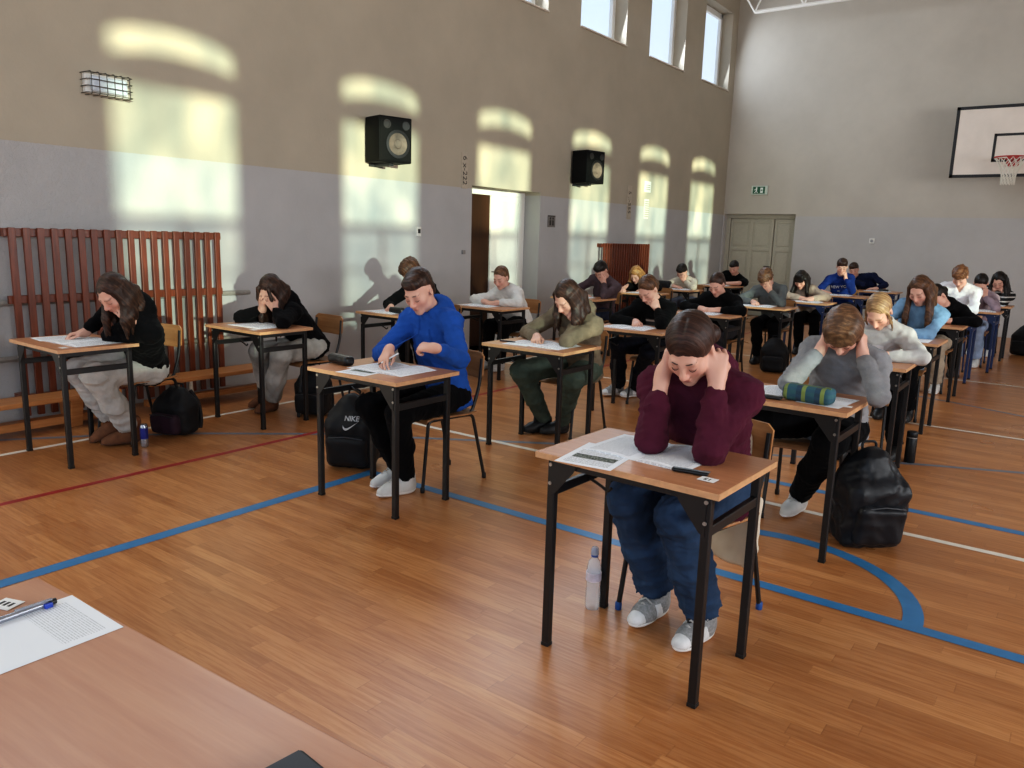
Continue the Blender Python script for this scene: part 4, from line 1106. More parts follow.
# ---------------------------------------------------------------- bags and bottles
bagk = fabric('black nylon', (20, 20, 23), 160, .25, .6); bagk2 = fabric('black nylon sheen', (24, 26, 31), 120, .3, .42); bagp = fabric('dark plum nylon', (44, 22, 36), 160, .25, .7)
def backpack(loc, rz, label, mat, size=(.30, .20, .46), seed=1, tilt=0, h=.011, pocket_mat=None, extra=True, slump=.008, group=None, pocket=1.):
    w, d, hh = size; C0 = A(0, 0, hh/2)
    ca, sa = math.cos(tilt), math.sin(tilt); R = np.array([[1, 0, 0], [0, ca, -sa], [0, sa, ca]])
    F = Field(A(-w/2-.06, -d/2-.14, -.05), A(w/2+.06, d/2+.14, hh+.06), h)
    F.rbox(A(0, 0, hh*.36), (w/2, d/2, hh*.36), .06, 0, R); F.ell(A(0, (sa*hh*-.3), hh*.66), (w*.40, d*.46, hh*.34), .09, R)
    F.folds(slump, 30, seed); F.folds(slump*.5, 70, seed+3); F.plane(A(0, 0, .002), A(0, 0, -1), .012)
    P, Q = F.mesh(); P = relax(P, Q, 1)
    o = np_mesh('backpack', P, Q, mat); o.location = loc; o.rotation_euler = (0, 0, rz); tag(o, label, 'backpack', group)
    F = Field(A(-w/2, -d/2-.16, 0), A(w/2, 0, hh*.6), h)
    F.rbox(A(0, -d/2-.012+.032*(1-pocket), hh*.27), (w*.40, .045, hh*.21), .035, 0, R); F.folds(slump*.8, 26, seed+4); F.plane(A(0, 0, .006), A(0, 0, -1), .01)
    P, Q = F.mesh(); np_mesh('front_pocket', relax(P, Q, 1), Q, pocket_mat or mat, parent=o)
    zt = lambda v: v
    MB().tube(fillet([(-.035, d*.2, hh*.93), (-.04, d*.22, hh*1.03), (.04, d*.22, hh*1.03), (.035, d*.2, hh*.93)], .03), .007, 8).build('carry_handle', mat, o, True)
    m = MB().tube([(-w*.34, -d/2-.054+.03*(1-pocket), hh*.45), (0, -d/2-.058+.03*(1-pocket), hh*.475), (w*.34, -d/2-.054+.03*(1-pocket), hh*.45)], .004, 6); m.build('pocket_zipper', plain('zip dark', (60, 60, 64), .4, .3), o, True)
    pts = [(w*.44*math.cos(a), -d*.38+.0, hh*.5+hh*.44*math.sin(a)) for a in np.linspace(.05, PI-.05, 13)]
    for s in (-1, 1):
        st = MB(); pp = fillet([(s*.06, d*.42, hh*.88), (s*.10, d*.62, hh*.62), (s*.12, d*.60, hh*.28), (s*w*.46, d*.44, .04)], .1, 6)
        for (a, b) in zip(pp, pp[1:]): pass
        st.tube(pp, .016, 8); st.build('shoulder_strap', mat, o, True)
    return o
def tick_mesh(L):
    # curved check-like emblem: a short hooked tail at the left, a long sweeping blade to the right
    top = [(-.5, .06), (-.46, -.05), (-.40, -.12), (-.31, -.145), (-.2, -.13), (-.05, -.08), (.15, .02), (.35, .125), (.5, .21)]
    bot = [(.3, .07), (.1, -.06), (-.08, -.175), (-.22, -.25), (-.33, -.28), (-.42, -.26), (-.48, -.20), (-.51, -.10)]
    return [(x*L, z*L) for x, z in top+bot]
# ---------------------------------------------------------------- the students
def hm(name, rgb, hi): HAIR[name] = (lin(rgb), hair_mat('hair '+name, rgb, hi))
hm('darkbrown', (50, 34, 28), (92, 64, 50)); hm('black', (26, 21, 20), (56, 46, 42)); hm('brown', (78, 52, 36), (128, 90, 62)); hm('midbrown', (92, 64, 46), (142, 104, 74))
hm('blond', (140, 108, 78), (200, 168, 126)); hm('gold', (158, 112, 66), (220, 176, 112)); hm('auburn', (104, 68, 46), (160, 112, 78)); hm('nearbrown', (54, 35, 29), (86, 58, 47))
fab = lambda n, c, **k: fabric(n, c, **k)
white_sh = plain('white shoe leather', (206, 204, 200), .5, var=.05); white_so = plain('white sole', (228, 226, 222), .6, var=.03); grey_sh = plain('silver mesh', (140, 140, 140), .6, var=.3, scale=90)
black_sh = plain('black shoe leather', (26, 25, 26), .5); black_so = plain('black sole', (22, 21, 21), .6); boot_br = plain('brown suede', (112, 70, 44), .85, var=.2); boot_so = plain('brown sole', (92, 60, 40), .8)
lace_w = plain('lace white', (188, 186, 182), .8)
SW = dict(mat=white_sh, sole=white_so, laces=lace_w); SK = dict(mat=black_sh, sole=black_so); SB = dict(mat=boot_br, sole=boot_so, boot=True)
SG = dict(mat=grey_sh, sole=white_so, laces=lace_w, panel=plain('white overlay', (214, 214, 214), .5))
blk_p = lambda: dict(name='trousers', mat=fab('black trousers', (15, 15, 17)), hem=.056)
jean_d = lambda: dict(name='jeans', mat=denim('dark denim', (36, 44, 62)), hem=.06)
jean_l = lambda: dict(name='jeans', mat=denim('light denim', (128, 142, 164)), hem=.075)
def head_at(k, u, v, dy=.2): return aty(u, v, DESK[k][1]+dy)
PP = {}
def person(k, uv, label, dy=.2, **kw):
    PP[k] = Person(k, DESK[k], head_at(k, *uv, dy), label, seed=sum(map(ord, k))*7 % 991, **kw); return PP[k]
fl = lambda u, v, z=.0: tuple(atz(u, v, z))
def foot(u, v, z=.085, d=(0, -1, 0), k=None, **o):
    p = atz(u, v, 0.03); r = dict(a=(p[0], p[1], z), d=d, **o)
    if k: r['k'] = k
    return r
# --- nearest row, right
person('C1', (690, 350), 'girl in burgundy hoodie and blue jeans leaning on both fists at nearest desk', dy=.10, pitch=44, yaw=7, roll=0, h=.0054, near=True, w=.95, hw=1.08, by=4, hip=(.04, .46, .545),
    arms={-1: ('H', dict(e=tuple(atz(652, 432, .81)), c=(30, 50, 30))), 1: ('H', dict(e=tuple(atz(731, 444, .81)), c=(62, 62, 34), n=(.55, -.8, .1), f=(-.12, .12, 1), thumb=.9))},
    legs={-1: dict(k=(-1.325, 2.60, .535), a=(-1.265, 2.79, .085), d=(-.06, -1, 0)), 1: dict(k=(-1.085, 2.53, .535), a=(-1.04, 2.73, .085), d=(-.10, -1, 0))},
    top=dict(name='hoodie', style='hoodie', mat=fab('burgundy fleece', (80, 34, 50), var=.15), cuff={-1: .07, 1: .03}, sl=1.06, e=.026),
    pants=dict(name='jeans', mat=denim('blue denim', (40, 57, 80)), hem=.080, knee=.076, fold=.011), shoes=SG,
    hair=dict(style='tied', mat='nearbrown', vol=.004, bun=(.025, .120, -.045), br=(.05, .040, .045), flow=(7, 95, 7), part=True))
person('C2', (843, 332), 'mop-haired boy in light grey sweatshirt, head in both hands behind plaid pencil case', dy=.16, pitch=58, yaw=4, roll=2, h=.0068, near=True, hip=(.12, .48, .545),
    arms={-1: ('H', dict(e=(-1.13, 3.86, .81), c=(45, 60, 40))), 1: ('H', dict(e=(-.76, 4.04, .81), c=(45, 60, 40)))},
    legs={-1: dict(k=(-1.42, 4.10, .54), a=(-1.46, 4.42, .085)), 1: dict(k=(-.97, 4.10, .53), a=(-1.19, 4.46, .095), d=(-.12, -1, -.05))},
    top=dict(name='sweatshirt', style='sweat', mat=fab('grey melange', (124, 124, 126), melange=.5)), pants=dict(name='trousers', mat=fab('black trousers', (15, 15, 17)), hem=.062, knee=.076), shoes=SW,
    hair=dict(style='bowl', mat='midbrown', vol=.005, flow=(20, 60, 8)))
person('C3', (879, 312), 'blond girl in pale grey cardigan looking down behind the plaid pencil case', dy=.17, pitch=50, yaw=-6, h=.008, w=.93, hip=(.04, .50, .545),
    arms={-1: ('D', dict(dw=(-.03, -.02, 0))), 1: ('D', dict(dw=(.10, 0, 0)))}, legs={1: dict(k=(-1.02, 5.98, .53), a=(-1.0, 6.15, .085))},
    top=dict(name='cardigan', style='cardigan', mat=fab('pale grey knit', (166, 164, 164), melange=.4)), pants=blk_p(), shoes=SK,
    hair=dict(style='tied', mat='blond', pony=True, locks=[((.072, -.03, .04), (.085, -.045, -.05), (.08, -.05, -.16), .011), ((-.072, -.03, .04), (-.085, -.045, -.05), (-.08, -.04, -.15), .010)], flow=(9, 80, 9), part=True))
person('C4', (920, 291), 'girl with long brown hair and light blue knit sleeves at a right-row desk', dy=.22, pitch=36, yaw=-14, h=.0088, w=.93,
    arms={-1: ('D', dict(dw=(.0, -.03, 0), c=(30, 40, 20))), 1: ('D', dict(dw=(-.06, .0, .0)))},
    top=dict(name='blue_top', style='crew', mat=fab('light blue knit', (122, 154, 182))), pants=blk_p(), shoes=SK, hair=dict(style='long', mat='brown', drop=.40, out=.012))
person('C5', (937, 297), 'dark-haired student slumped sideways in black hoodie behind the long-haired girl', dy=.12, pitch=48, yaw=-22, roll=-18, by=-6, sc=(.10, .36, .93), lean=-6,
    arms={-1: ('D', {}), 1: ('D', dict(dw=(.12, .0, 0)))}, top=dict(name='hoodie', style='hoodie', mat=fab('black fleece', (15, 14, 16))), pants=dict(name='trousers', mat=fab('beige trousers', (172, 158, 140)), hem=.06), shoes=SW,
    hair=dict(style='tied', mat='black'))
person('C6', (960, 277), 'red-haired curly boy in white shirt sitting upright in the far right row', dy=.28, pitch=42, yaw=-4, hw=1.05,
    arms={-1: ('D', {}), 1: ('D', {})}, top=dict(name='shirt', style='shirt', mat=fab('white shirt cotton', (222, 222, 226), var=.05)), pants=blk_p(), shoes=SK, hair=dict(style='curly', mat='auburn', amp=.010, fq=48, vol=.006))
person('C7', (981, 284), 'dark-haired girl in grey top with pink sleeves, forehead in one hand', dy=.14, pitch=46, yaw=0, w=.92,
    arms={-1: ('D', {}), 1: ('F', {})}, top=dict(name='grey_top', style='crew', mat=fab('grey pink jersey', (150, 132, 140))), pants=jean_l(), shoes=SW, hair=dict(style='tied', mat='black', pony=True))
person('C8', (999, 281), 'long-haired girl in black and white stripes at the last right desk', dy=.2, pitch=40, yaw=-6, w=.92,
    arms={-1: ('C', {}), 1: ('C', {})}, top=dict(name='striped_top', style='crew', mat=stripes('monochrome stripes', (24, 24, 26), (196, 192, 190), 17, .72)), pants=jean_d(), shoes=SW, hair=dict(style='long', mat='black', drop=.42, out=.05))
# --- middle row
person('B1', (419, 292), 'short-haired boy in bright blue hoodie holding a pen over open papers', dy=.28, pitch=32, yaw=12, roll=-4, by=2, h=.0066, near=True, hip=(.02, .50, .545),
    arms={-1: ('W', dict(w=tuple(atz(389, 350, .86)), f=(.30, -.75, -.45), n=(-.2, -.5, .9), c=(22, 34, 24), e=(-3.47, 3.46, .80))), 1: ('W', dict(w=tuple(aty(434, 348, 3.10)), f=(-1, -.2, .0), n=(.1, -.45, .9), c=(48, 72, 42), e=(-2.80, 3.33, .80)))},
    legs={-1: dict(k=(-3.26, 3.05, .53), a=(-3.26, 3.30, .085), d=(-.25, -1, 0)), 1: dict(k=(-3.0, 3.03, .53), a=(-3.11, 3.21, .085), d=(-.25, -1, 0))},
    top=dict(name='hoodie', style='hoodie', mat=fab('royal blue fleece', (40, 82, 156), var=.15), cuff={1: .02, -1: .03}), pants=dict(name='trousers', mat=fab('black trousers', (15, 15, 17)), hem=.052, knee=.064), shoes=SW,
    hair=dict(style='short', mat='darkbrown', vol=-.004, amp=.005, hl=-.016))
person('B2', (567, 298), 'long-haired student in olive hoodie and green trousers, cheek on one hand', dy=.16, pitch=44, yaw=-14, roll=10, by=-4, h=.008, hip=(.02, .52, .545),
    arms={-1: ('W', dict(w=tuple(atz(537, 337, .80)), c=(30, 40, 25))), 1: ('C', dict(e=(-2.93, 4.74, .81), c=(70, 85, 55)))},
    legs={-1: dict(k=(-3.33, 4.66, .53), a=(-3.33, 5.0, .09), d=(-.5, -1, 0)), 1: dict(k=(-2.92, 4.72, .52), a=(-3.20, 5.05, .09), d=(-.5, -1, 0))},
    top=dict(name='hoodie', style='hoodie', mat=fab('olive fleece', (118, 107, 90))), pants=dict(name='trousers', mat=fab('moss twill', (78, 90, 80)), hem=.058, knee=.078, fold=.010), shoes=dict(SK, boot=False),
    hair=dict(style='long', mat='darkbrown', drop=.22, out=.010))
person('B3', (648, 290), 'girl in black cardigan over striped top, chin on fist, one leg stretched out', dy=.17, pitch=44, yaw=-6, h=.008, w=.93,
    arms={-1: ('W', dict(w=tuple(atz(636, 322, .80)))), 1: ('C', dict(c=(55, 70, 40)))},
    legs={-1: dict(k=(-3.42, 6.30, .56), a=(-3.62, 6.72, .095), d=(-.4, -1, 0)), 1: dict(k=(-3.12, 6.3, .53), a=(-3.46, 6.78, .09), d=(-.3, -1, 0))},
    top=dict(name='cardigan', style='cardigan', mat=fab('black knit', (14, 14, 15))), pants=dict(name='trousers', mat=fab('navy trousers', (24, 26, 34)), hem=.07), shoes=dict(SG), hair=dict(style='tied', mat='brown', bun=(.0, .115, -.03), part=True))
person('B4', (717, 285), 'girl with pulled-back hair in black zip jacket, hands together on her desk', dy=.2, pitch=34, yaw=-6, h=.0088, w=.95, hw=1.1,
    arms={-1: ('T', {}), 1: ('T', {})}, top=dict(name='jacket', style='crew', mat=fab('black softshell', (15, 15, 16)), e=.032), pants=dict(name='trousers', mat=fab('charcoal trousers', (52, 52, 56)), hem=.06), shoes=SK, hair=dict(style='tied', mat='darkbrown', bun=(0, .11, .05), br=(.035, .03, .035)))
person('B5', (766, 279), 'curly brown-haired boy in dark grey sweatshirt, forehead on one hand', dy=.18, pitch=52, yaw=-4, hw=1.05,
    arms={-1: ('W', {}), 1: ('F', {})}, top=dict(name='sweatshirt', style='sweat', mat=fab('dark grey melange', (92, 96, 96), melange=.4)), pants=blk_p(), shoes=SK, hair=dict(style='curly', mat='midbrown', amp=.010, fq=50, vol=.006))
person('B6', (801, 280), 'dark-haired girl with fringe in beige sweater, arms folded on desk', dy=.2, pitch=36, yaw=0, w=.93,
    arms={-1: ('D', {}), 1: ('D', {})}, top=dict(name='sweater', style='crew', mat=fab('beige knit', (168, 152, 138))), pants=blk_p(), shoes=SK, hair=dict(style='long', mat='black', drop=.22, fringe=True))
person('B7', (842, 267), 'boy in blue lettered sweatshirt turning his face against one hand', dy=.25, pitch=22, yaw=16, hip=(-.15, .50, .545), sc=(-.20, .40, 1.0),
    arms={-1: ('D', dict(dw=(-.32, .04, 0), e=(-3.50, 13.16, .82))), 1: ('C', dict(e=(-2.99, 13.05, .81)))}, top=dict(name='sweatshirt', style='sweat', mat=fab('cobalt cotton', (30, 52, 112))), pants=jean_d(), shoes=SK, hair=dict(style='short', mat='darkbrown', vol=.003))
person('B8', (854, 270), 'boy in dark navy sweater leaning on his hand behind the lettered sweatshirt', dy=.25, pitch=20, yaw=6, roll=-10, hip=(-.22, .50, .545), sc=(-.34, .42, .96),
    arms={-1: ('C', {}), 1: ('D', dict(dw=(-.12, .05, 0), e=(-2.86, 15.08, .82)))}, top=dict(name='sweater', style='crew', mat=fab('navy knit', (26, 32, 58))), pants=blk_p(), shoes=SK, hair=dict(style='short', mat='darkbrown'))
# --- row along the long wall
person('A1', (114, 294), 'long-haired girl in black hoodie and pale grey sweatpants writing at far left', dy=.12, pitch=42, yaw=14, h=.0072, w=.93, hip=(-.08, .51, .545),
    arms={-1: ('W', dict(w=tuple(atz(84, 333, .80)), f=(-.15, -1, -.1))), 1: ('C', dict(c=(40, 55, 35), e=(-5.02, 2.55, .81)))},
    legs={-1: dict(k=(-5.46, 2.44, .535), a=(-5.46, 2.66, .14), d=(-.35, -1, -.45)), 1: dict(k=(-5.22, 2.44, .535), a=(-5.30, 2.70, .09), d=(-.25, -1, 0))},
    top=dict(name='hoodie', style='hoodie', mat=fab('black fleece', (15, 14, 16))), pants=dict(name='sweatpants', mat=fab('pale grey jersey', (170, 168, 164), melange=.4), hem=.070, knee=.078, fold=.011), shoes=SB,
    hair=dict(style='long', mat='darkbrown', drop=.24, out=-.004))
person('A2', (271, 291), 'girl in black hoodie with long brown hair covering her face with both hands', dy=.14, pitch=38, yaw=14, h=.008, w=.93, hip=(.0, .50, .545),
    arms={-1: ('F', {}), 1: ('F', {})}, legs={-1: dict(k=(-5.40, 3.85, .53), a=(-5.62, 4.08, .09), d=(0, -1, 0)), 1: dict(k=(-5.16, 3.88, .53), a=(-5.46, 4.0, .085), d=(.2, -1, 0))},
    top=dict(name='hoodie', style='hoodie', mat=fab('black fleece', (15, 14, 16))), pants=dict(name='jeans', mat=denim('pale denim', (150, 150, 146)), hem=.072, knee=.075), shoes=SB,
    hair=dict(style='long', mat='darkbrown', drop=.34, out=-.006, locks=[((.05, -.06, .08), (.066, -.098, .0), (.06, -.10, -.09), .016), ((-.05, -.06, .08), (-.066, -.098, .0), (-.06, -.10, -.09), .016)]))
person('A3', (411, 272), 'curly-haired boy in black jacket writing by the wall behind the blue hoodie', dy=.2, pitch=44, yaw=-4, h=.0085, by=-10,
    arms={-1: ('W', dict(w=tuple(atz(391, 307, .80)))), 1: ('D', dict(dw=(.1, .05, 0)))}, top=dict(name='jacket', style='crew', mat=fab('black softshell', (15, 15, 16))), pants=blk_p(), shoes=SW, hair=dict(style='curly', mat='brown', amp=.010, fq=48, vol=.004))
person('A4', (501, 278), 'young woman in white sweatshirt with hair tied back, before the doorway', dy=.24, pitch=26, yaw=6, h=.0088, w=.95,
    arms={-1: ('D', dict(dw=(-.05, 0, 0))), 1: ('D', {})}, legs={-1: foot(488, 366), 1: foot(500, 368)}, top=dict(name='sweatshirt', style='sweat', mat=fab('white fleece', (206, 204, 200), var=.08), e=.034), pants=blk_p(), shoes=SW, hair=dict(style='tied', mat='midbrown', bun=(0, .11, .04), br=(.03, .03, .035)))
person('A5', (601, 271), 'dark-haired boy in brown-purple hoodie shading his eyes with one hand', dy=.2, pitch=44, yaw=0, hw=1.05,
    arms={-1: ('D', {}), 1: ('F', {})}, top=dict(name='hoodie', style='sweat', mat=fab('brown plum fleece', (84, 70, 74))), pants=jean_d(), shoes=SK, hair=dict(style='short', mat='black'))
person('A6', (636, 275), 'blond curly-haired girl in black top writing before the far slat rack', dy=.2, pitch=36, yaw=4, w=.92,
    arms={-1: ('W', dict(w=tuple(atz(622, 289, .80)))), 1: ('D', {})}, top=dict(name='black_top', style='crew', mat=fab('black knit', (14, 14, 15))), pants=blk_p(), shoes=SK, hair=dict(style='long', mat='gold', drop=.22, out=.02, vol=.004))
person('A7', (682, 272), 'dark-haired boy in cream sweater, head on hand, black bag on his desk', dy=.2, pitch=42, yaw=0,
    arms={-1: ('D', {}), 1: ('F', {})}, top=dict(name='sweater', style='crew', mat=fab('cream knit', (196, 188, 172), var=.1)), pants=jean_l(), shoes=SW, hair=dict(style='short', mat='black'))
person('A8', (734, 268), 'broad man in black T-shirt with bare forearms folded, before the far door', dy=.24, pitch=28, yaw=0, hw=1.12,
    arms={-1: ('D', dict(dw=(-.03, 0, 0))), 1: ('D', {})}, top=dict(name='tee_shirt', style='tee', mat=fab('black jersey', (14, 14, 15))), pants=blk_p(), shoes=SK, hair=dict(style='short', mat='black', vol=-.002))
# ---------------------------------------------------------------- things on and around the desks
def on(k, dx, dy): return DESK[k][0]+dx, DESK[k][1]+dy
# nearest desk
p = atz(607, 457, .76); 
sheet(*atz(599, 456, .76)[:2], .12, 'answer form with a dark printed band, at the left of the nearest desk', pf)
booklet(*atz(652, 452, .76)[:2], -.06, 'open exam booklet between the elbows of the girl in burgundy')
case(*atz(690, 473.5, .76)[:2], .16, 'slim black glasses case beside the number card on the nearest desk', plain('case black', (20, 21, 24), .35), (.125, .028, .014), name='glasses_case', cat='glasses case', rad=.007, h=.003)
card(*atz(708, 478, .768)[:2], -.05+PI, '15', 'white card numbered 15 at the right front of the nearest desk', z=.7625, w=.058, l=.045, tilt=0)
# blue hoodie desk
sheet(*on('B1', -.02, -.10), .1, 'printed answer sheet in front of the boy in blue', pf)
booklet(*on('B1', .04, .03), .02, 'open exam booklet under the writing hand of the boy in blue')
case(*atz(341, 362.5, .77)[:2], .15-.3, 'black zipped pencil case on the desk of the boy in blue', plain('case black', (20, 21, 24), .35), (.20, .075, .055))
_a = PP['B1'].arm[-1]; _w = _a['W']+_a['f']*.10
pen(_w+A(.075, .05, .045), _w+A(-.02, -.02, -.025), pwhite, 'white pen in the hand of the boy in blue hoodie')
# plaid case desk
plaid = NT('plaid'); tc = plaid.coord('Object'); sx = plaid.add('ShaderNodeSeparateXYZ'); plaid.link(tc, sx.inputs[0])
def band(ax, f, o, duty): return plaid.math('LESS_THAN', plaid.math('FRACT', plaid.math('ADD', plaid.math('MULTIPLY', sx.outputs[ax], f), o)), duty)
c_ = plaid.mix(plaid.math('MULTIPLY', band('X', 11, .5, .5), .75), lin((36, 74, 86)), lin((24, 40, 66)))
c_ = plaid.mix(plaid.math('MULTIPLY', band('Z', 30, .3, .45), .5), c_, lin((28, 58, 84)))
c_ = plaid.mix(plaid.math('MULTIPLY', band('X', 11, .20, .22), .75), c_, lin((120, 132, 62)))
plaid.base(c_); plaid.set(Roughness=.85)
case(*atz(808, 401, .765)[:2], -.10, 'blue green plaid pencil case in front of the boy in grey', plaid.m, (.245, .10, .082), rad=.028, zip_m=plain('zip olive', (84, 96, 60), .6))
sheet(*on('C2', .20, -.02), -.1, 'white sheet under the plaid pencil case at the right elbow of the boy in grey', ps)
booklet(*on('C2', -.17, .03), .04, 'exam booklet left of the plaid pencil case')
case(*atz(769, 397.5, .765)[:2], .05, 'flat dark pouch beside the plaid pencil case', plain('case black', (20, 21, 24), .35), (.13, .05, .018), name='flat_pouch', cat='pouch', rad=.008, h=.004)
card(*atz(846, 406.5, .761)[:2], .05+PI, '', 'small white card at the right front corner of the plaid case desk')
case(*atz(881, 354, .77)[:2], 0, 'black pencil case at the elbow of the blond girl', plain('case black', (20, 21, 24), .35), (.22, .07, .06))
booklet(*on('C3', -.12, -.03), .03, 'exam booklet in front of the blond girl in grey')
sheet(*on('C4', .16, -.06), .03, 'white sheet at the right of the desk of the girl with blue sleeves', ps)
booklet(*on('C4', -.16, -.06), .03, 'exam booklet in front of the girl with blue sleeves')
for k, dx, l in (('C5', -.05, 'the slumped student in black'), ('C6', .05, 'the boy in white shirt'), ('C7', .08, 'the girl with pink sleeves'), ('C8', .05, 'the girl in monochrome stripes'),
    ('A3', -.10, 'the curly-haired boy in black jacket'), ('A4', -.10, 'the woman in white sweatshirt'), ('A5', -.06, 'the boy in plum hoodie'), ('A6', .06, 'the blond curly-haired girl'), ('A7', .04, 'the boy in cream sweater'),
    ('A8', -.02, 'the man in black T-shirt'), ('B3', -.05, 'the girl in striped top and cardigan'), ('B4', -.05, 'the girl in black zip jacket'), ('B5', -.06, 'the boy in dark grey sweatshirt'), ('B6', .02, 'the girl in beige sweater'), ('B7', -.12, 'the boy in lettered sweatshirt'), ('B8', .0, 'the boy in dark navy')):
    booklet(*on(k, dx, -.06), random.uniform(-.08, .08), 'open exam booklet in front of '+l)
booklet(*on('B2', .05, -.01), -.04, 'open exam booklet under the hand of the student in olive'); sheet(*on('B2', -.12, -.04), .08, 'loose exam sheet at the left of the olive hoodie desk', pt)
pen((*on('B2', -.30, -.10), .766), (*on('B2', -.17, -.08), .766), pin, 'black pen lying at the left end of the olive hoodie desk', .006)
booklet(*on('A1', .08, .02), .05, 'open exam booklet in front of the long-haired girl at far left'); sheet(*on('A1', -.20, .0), -.1, 'loose exam sheet at the left end of the first wall desk', pt)
card(*on('A1', .26, -.18), PI, '', 'small white card at the front corner of the first wall desk')
booklet(*on('A2', .0, .0), .02, 'open exam booklet below the girl hiding her face'); card(*on('A2', .20, -.19), PI+.1, '', 'small white card at the front corner of the second wall desk')
case(*atz(397, 312.5, .77)[:2], .1, 'small black pencil case on the desk of the curly-haired boy by the wall', plain('case black', (20, 21, 24), .35), (.17, .07, .06))
case(*on('A7', -.24, .02), 0, 'black bag lying on the desk of the boy in cream sweater', bagk, (.26, .16, .12), name='black_bag', cat='bag', rad=.05, h=.012)
case(*on('B8', .1, -.05), 0, 'dark pencil case on the last desk of the middle row', plain('case black', (20, 21, 24), .35), (.16, .06, .04))
# teacher desk
sheet(-1.507, .527, 0, 'white printed sheet on the teacher desk', ps, z=.7605)
pa, pb = Vector((-1.605, .632, .769)), Vector((-1.615, .47, .768))
e = MB().tube([(0, 0, 0), (.006, -.125, 0)], .0065, 14).build('pen', plain('pen silver', (158, 162, 172), .25, .7), loc=(-1.597, .622, .7675), smooth=True); tag(e, 'silver and blue pen on the sheet of the teacher desk', 'pen')
MB().tube([(-.0008, .016, 0), (0, 0, 0)], [.006, .0068], 12).build('end_cap', plain('pen black end', (20, 20, 22), .4), e, True)
m = MB().box((-.002, -.06, .006), (.005, .008, .0085)); m.build('clip', MATS['pen silver'], e)
MB().box((.004, -.010, -.006), (.013, .006, .004)).build('blue_grip', pblue, e, bevel=.002)
tcard = card(-1.668, .575, .35, '', 'small printed card at the left edge of the teacher desk', w=.05, l=.04)
m = MB()
for a_ in (-.012, .0, .012): m.box((a_-.004, -.008, .001), (a_+.003, .008, .0013))
m.build('print', ink, tcard)
F = Field(A(-.06, -.1, -.01), A(.06, .1, .03), .004); F.rbox(A(0, 0, .009), (.04, .08, .009), .008)
P_, Q_ = F.mesh(); o = np_mesh('phone', P_, Q_, plain('phone black', (22, 23, 26), .6)); o.location = (-.805, .563, .760); o.rotation_euler = (0, 0, -.1); tag(o, 'black phone at the bottom edge of the teacher desk', 'phone')
MB().box((-.034, -.072, .0178), (.034, .072, .0186)).build('screen', plain('phone glass', (26, 28, 34), .5), o)
# ---------------------------------------------------------------- on the floor
bw = atz(592, 608, 0); x, y = bw[0], bw[1]
b = MB().lathe([(.018, .0), (.029, .003), (.0315, .012), (.0315, .075), (.0295, .10), (.0315, .125), (.0315, .165), (.030, .185), (.024, .212), (.014, .226), (.0135, .234)], 28)
wt = NT('bottle plastic'); wt.base((.66, .70, .74)); wt.set(Roughness=.06, Alpha=.36); wt.b.inputs['Specular IOR Level'].default_value = .7
b = b.build('water_bottle', wt.m, loc=(x, y, 0), smooth=True); tag(b, 'clear plastic water bottle with blue cap beside the nearest desk leg', 'bottle')
MB().lathe([(.0145, .230), (.0155, .232), (.0155, .248), (.0115, .252), (.0105, .262), (.006, .265)], 20).build('cap', plain('cap blue', (44, 76, 150), .4), b, True)
MB().lathe([(.0322, .128), (.0324, .130), (.0324, .162), (.0322, .164)], 28).build('label', plain('bottle label', (196, 190, 202), .5, var=.25, scale=40), b, True)
MB().lathe([(.0135, .254), (.0170, .240), (.0172, .262), (.012, .272), (.004, .275)], 20).build('clear_cover', wt.m, b, True)
cx = atz(145, 447, 0)
c = MB().lathe([(.019, 0), (.0245, .006), (.0262, .014), (.0262, .150), (.0215, .160), (.022, .164), (.0, .161)], 24).build('drink_can', plain('can silver', (168, 172, 184), .25, .8), loc=(cx[0], cx[1], 0), smooth=True)
tag(c, 'slim blue and silver drink can on the floor by the first wall desk', 'can')
m = MB().lathe([(.0264, .062), (.0265, .064), (.0265, .138), (.0264, .140)], 24); m.build('blue_panel', plain('can blue', (44, 52, 140), .3, .4), c, True)
MB().box((-.008, -.012, .1625), (.008, .010, .1645)).build('pull_tab', steel, c)
th = atz(909, 462, 0)
c = MB().lathe([(.034, 0), (.0365, .004), (.0365, .175), (.034, .180), (.034, .184), (.0365, .188), (.0365, .222), (.033, .228)], 26).build('thermos_bottle', plain('matt black metal', (20, 20, 22), .4, .3), loc=(th[0], th[1], 0), smooth=True); tag(c, 'matt black flask on the floor beside the blond girl desk', 'bottle')
MB().lathe([(.0369, .182), (.037, .183), (.037, .187), (.0369, .188)], 26).build('steel_ring', steel, c, True)
# bags
o = backpack((*atz(353, 466, 0)[:2], 0), .5, 'black backpack with white emblem on the floor by the blue hoodie desk', bagk, (.33, .22, .49), 11, -.18, pocket=.35)
o['label'] = 'black backpack with white emblem on the floor by the blue hoodie desk'
o1 = o
emb = plain('emblem white', (188, 188, 190), .6, var=.03)
def sewn(parent, me_parts, P, n_, u_, size):
    pass
o = backpack((-.77, 4.19, 0), .75, 'large black shiny backpack standing by the grey sweatshirt desk', bagk2, (.33, .24, .52), 23, -.16, slump=.014, pocket=.12)
o = backpack((-5.33, 3.06, 0), .3, 'black and plum backpack under the chair of the first wall girl', bagk, (.30, .20, .36), 31, -.12, pocket_mat=bagp)
o = backpack((*atz(314, 414, 0)[:2], 0), .5, 'black backpack leaning at the chair of the girl hiding her face', bagk, (.28, .20, .42), 37, -.1)
o = backpack((-2.95, 9.35, 0), .2, 'black backpack below the desk of the boy in dark grey sweatshirt', bagk, (.30, .2, .42), 41, -.05, .013)
o = backpack((-.65, 13.75, 0), -.3, 'black backpack on the floor at the far right by the striped girl', bagk, (.36, .26, .46), 43, -.05, .013)
o = MB()
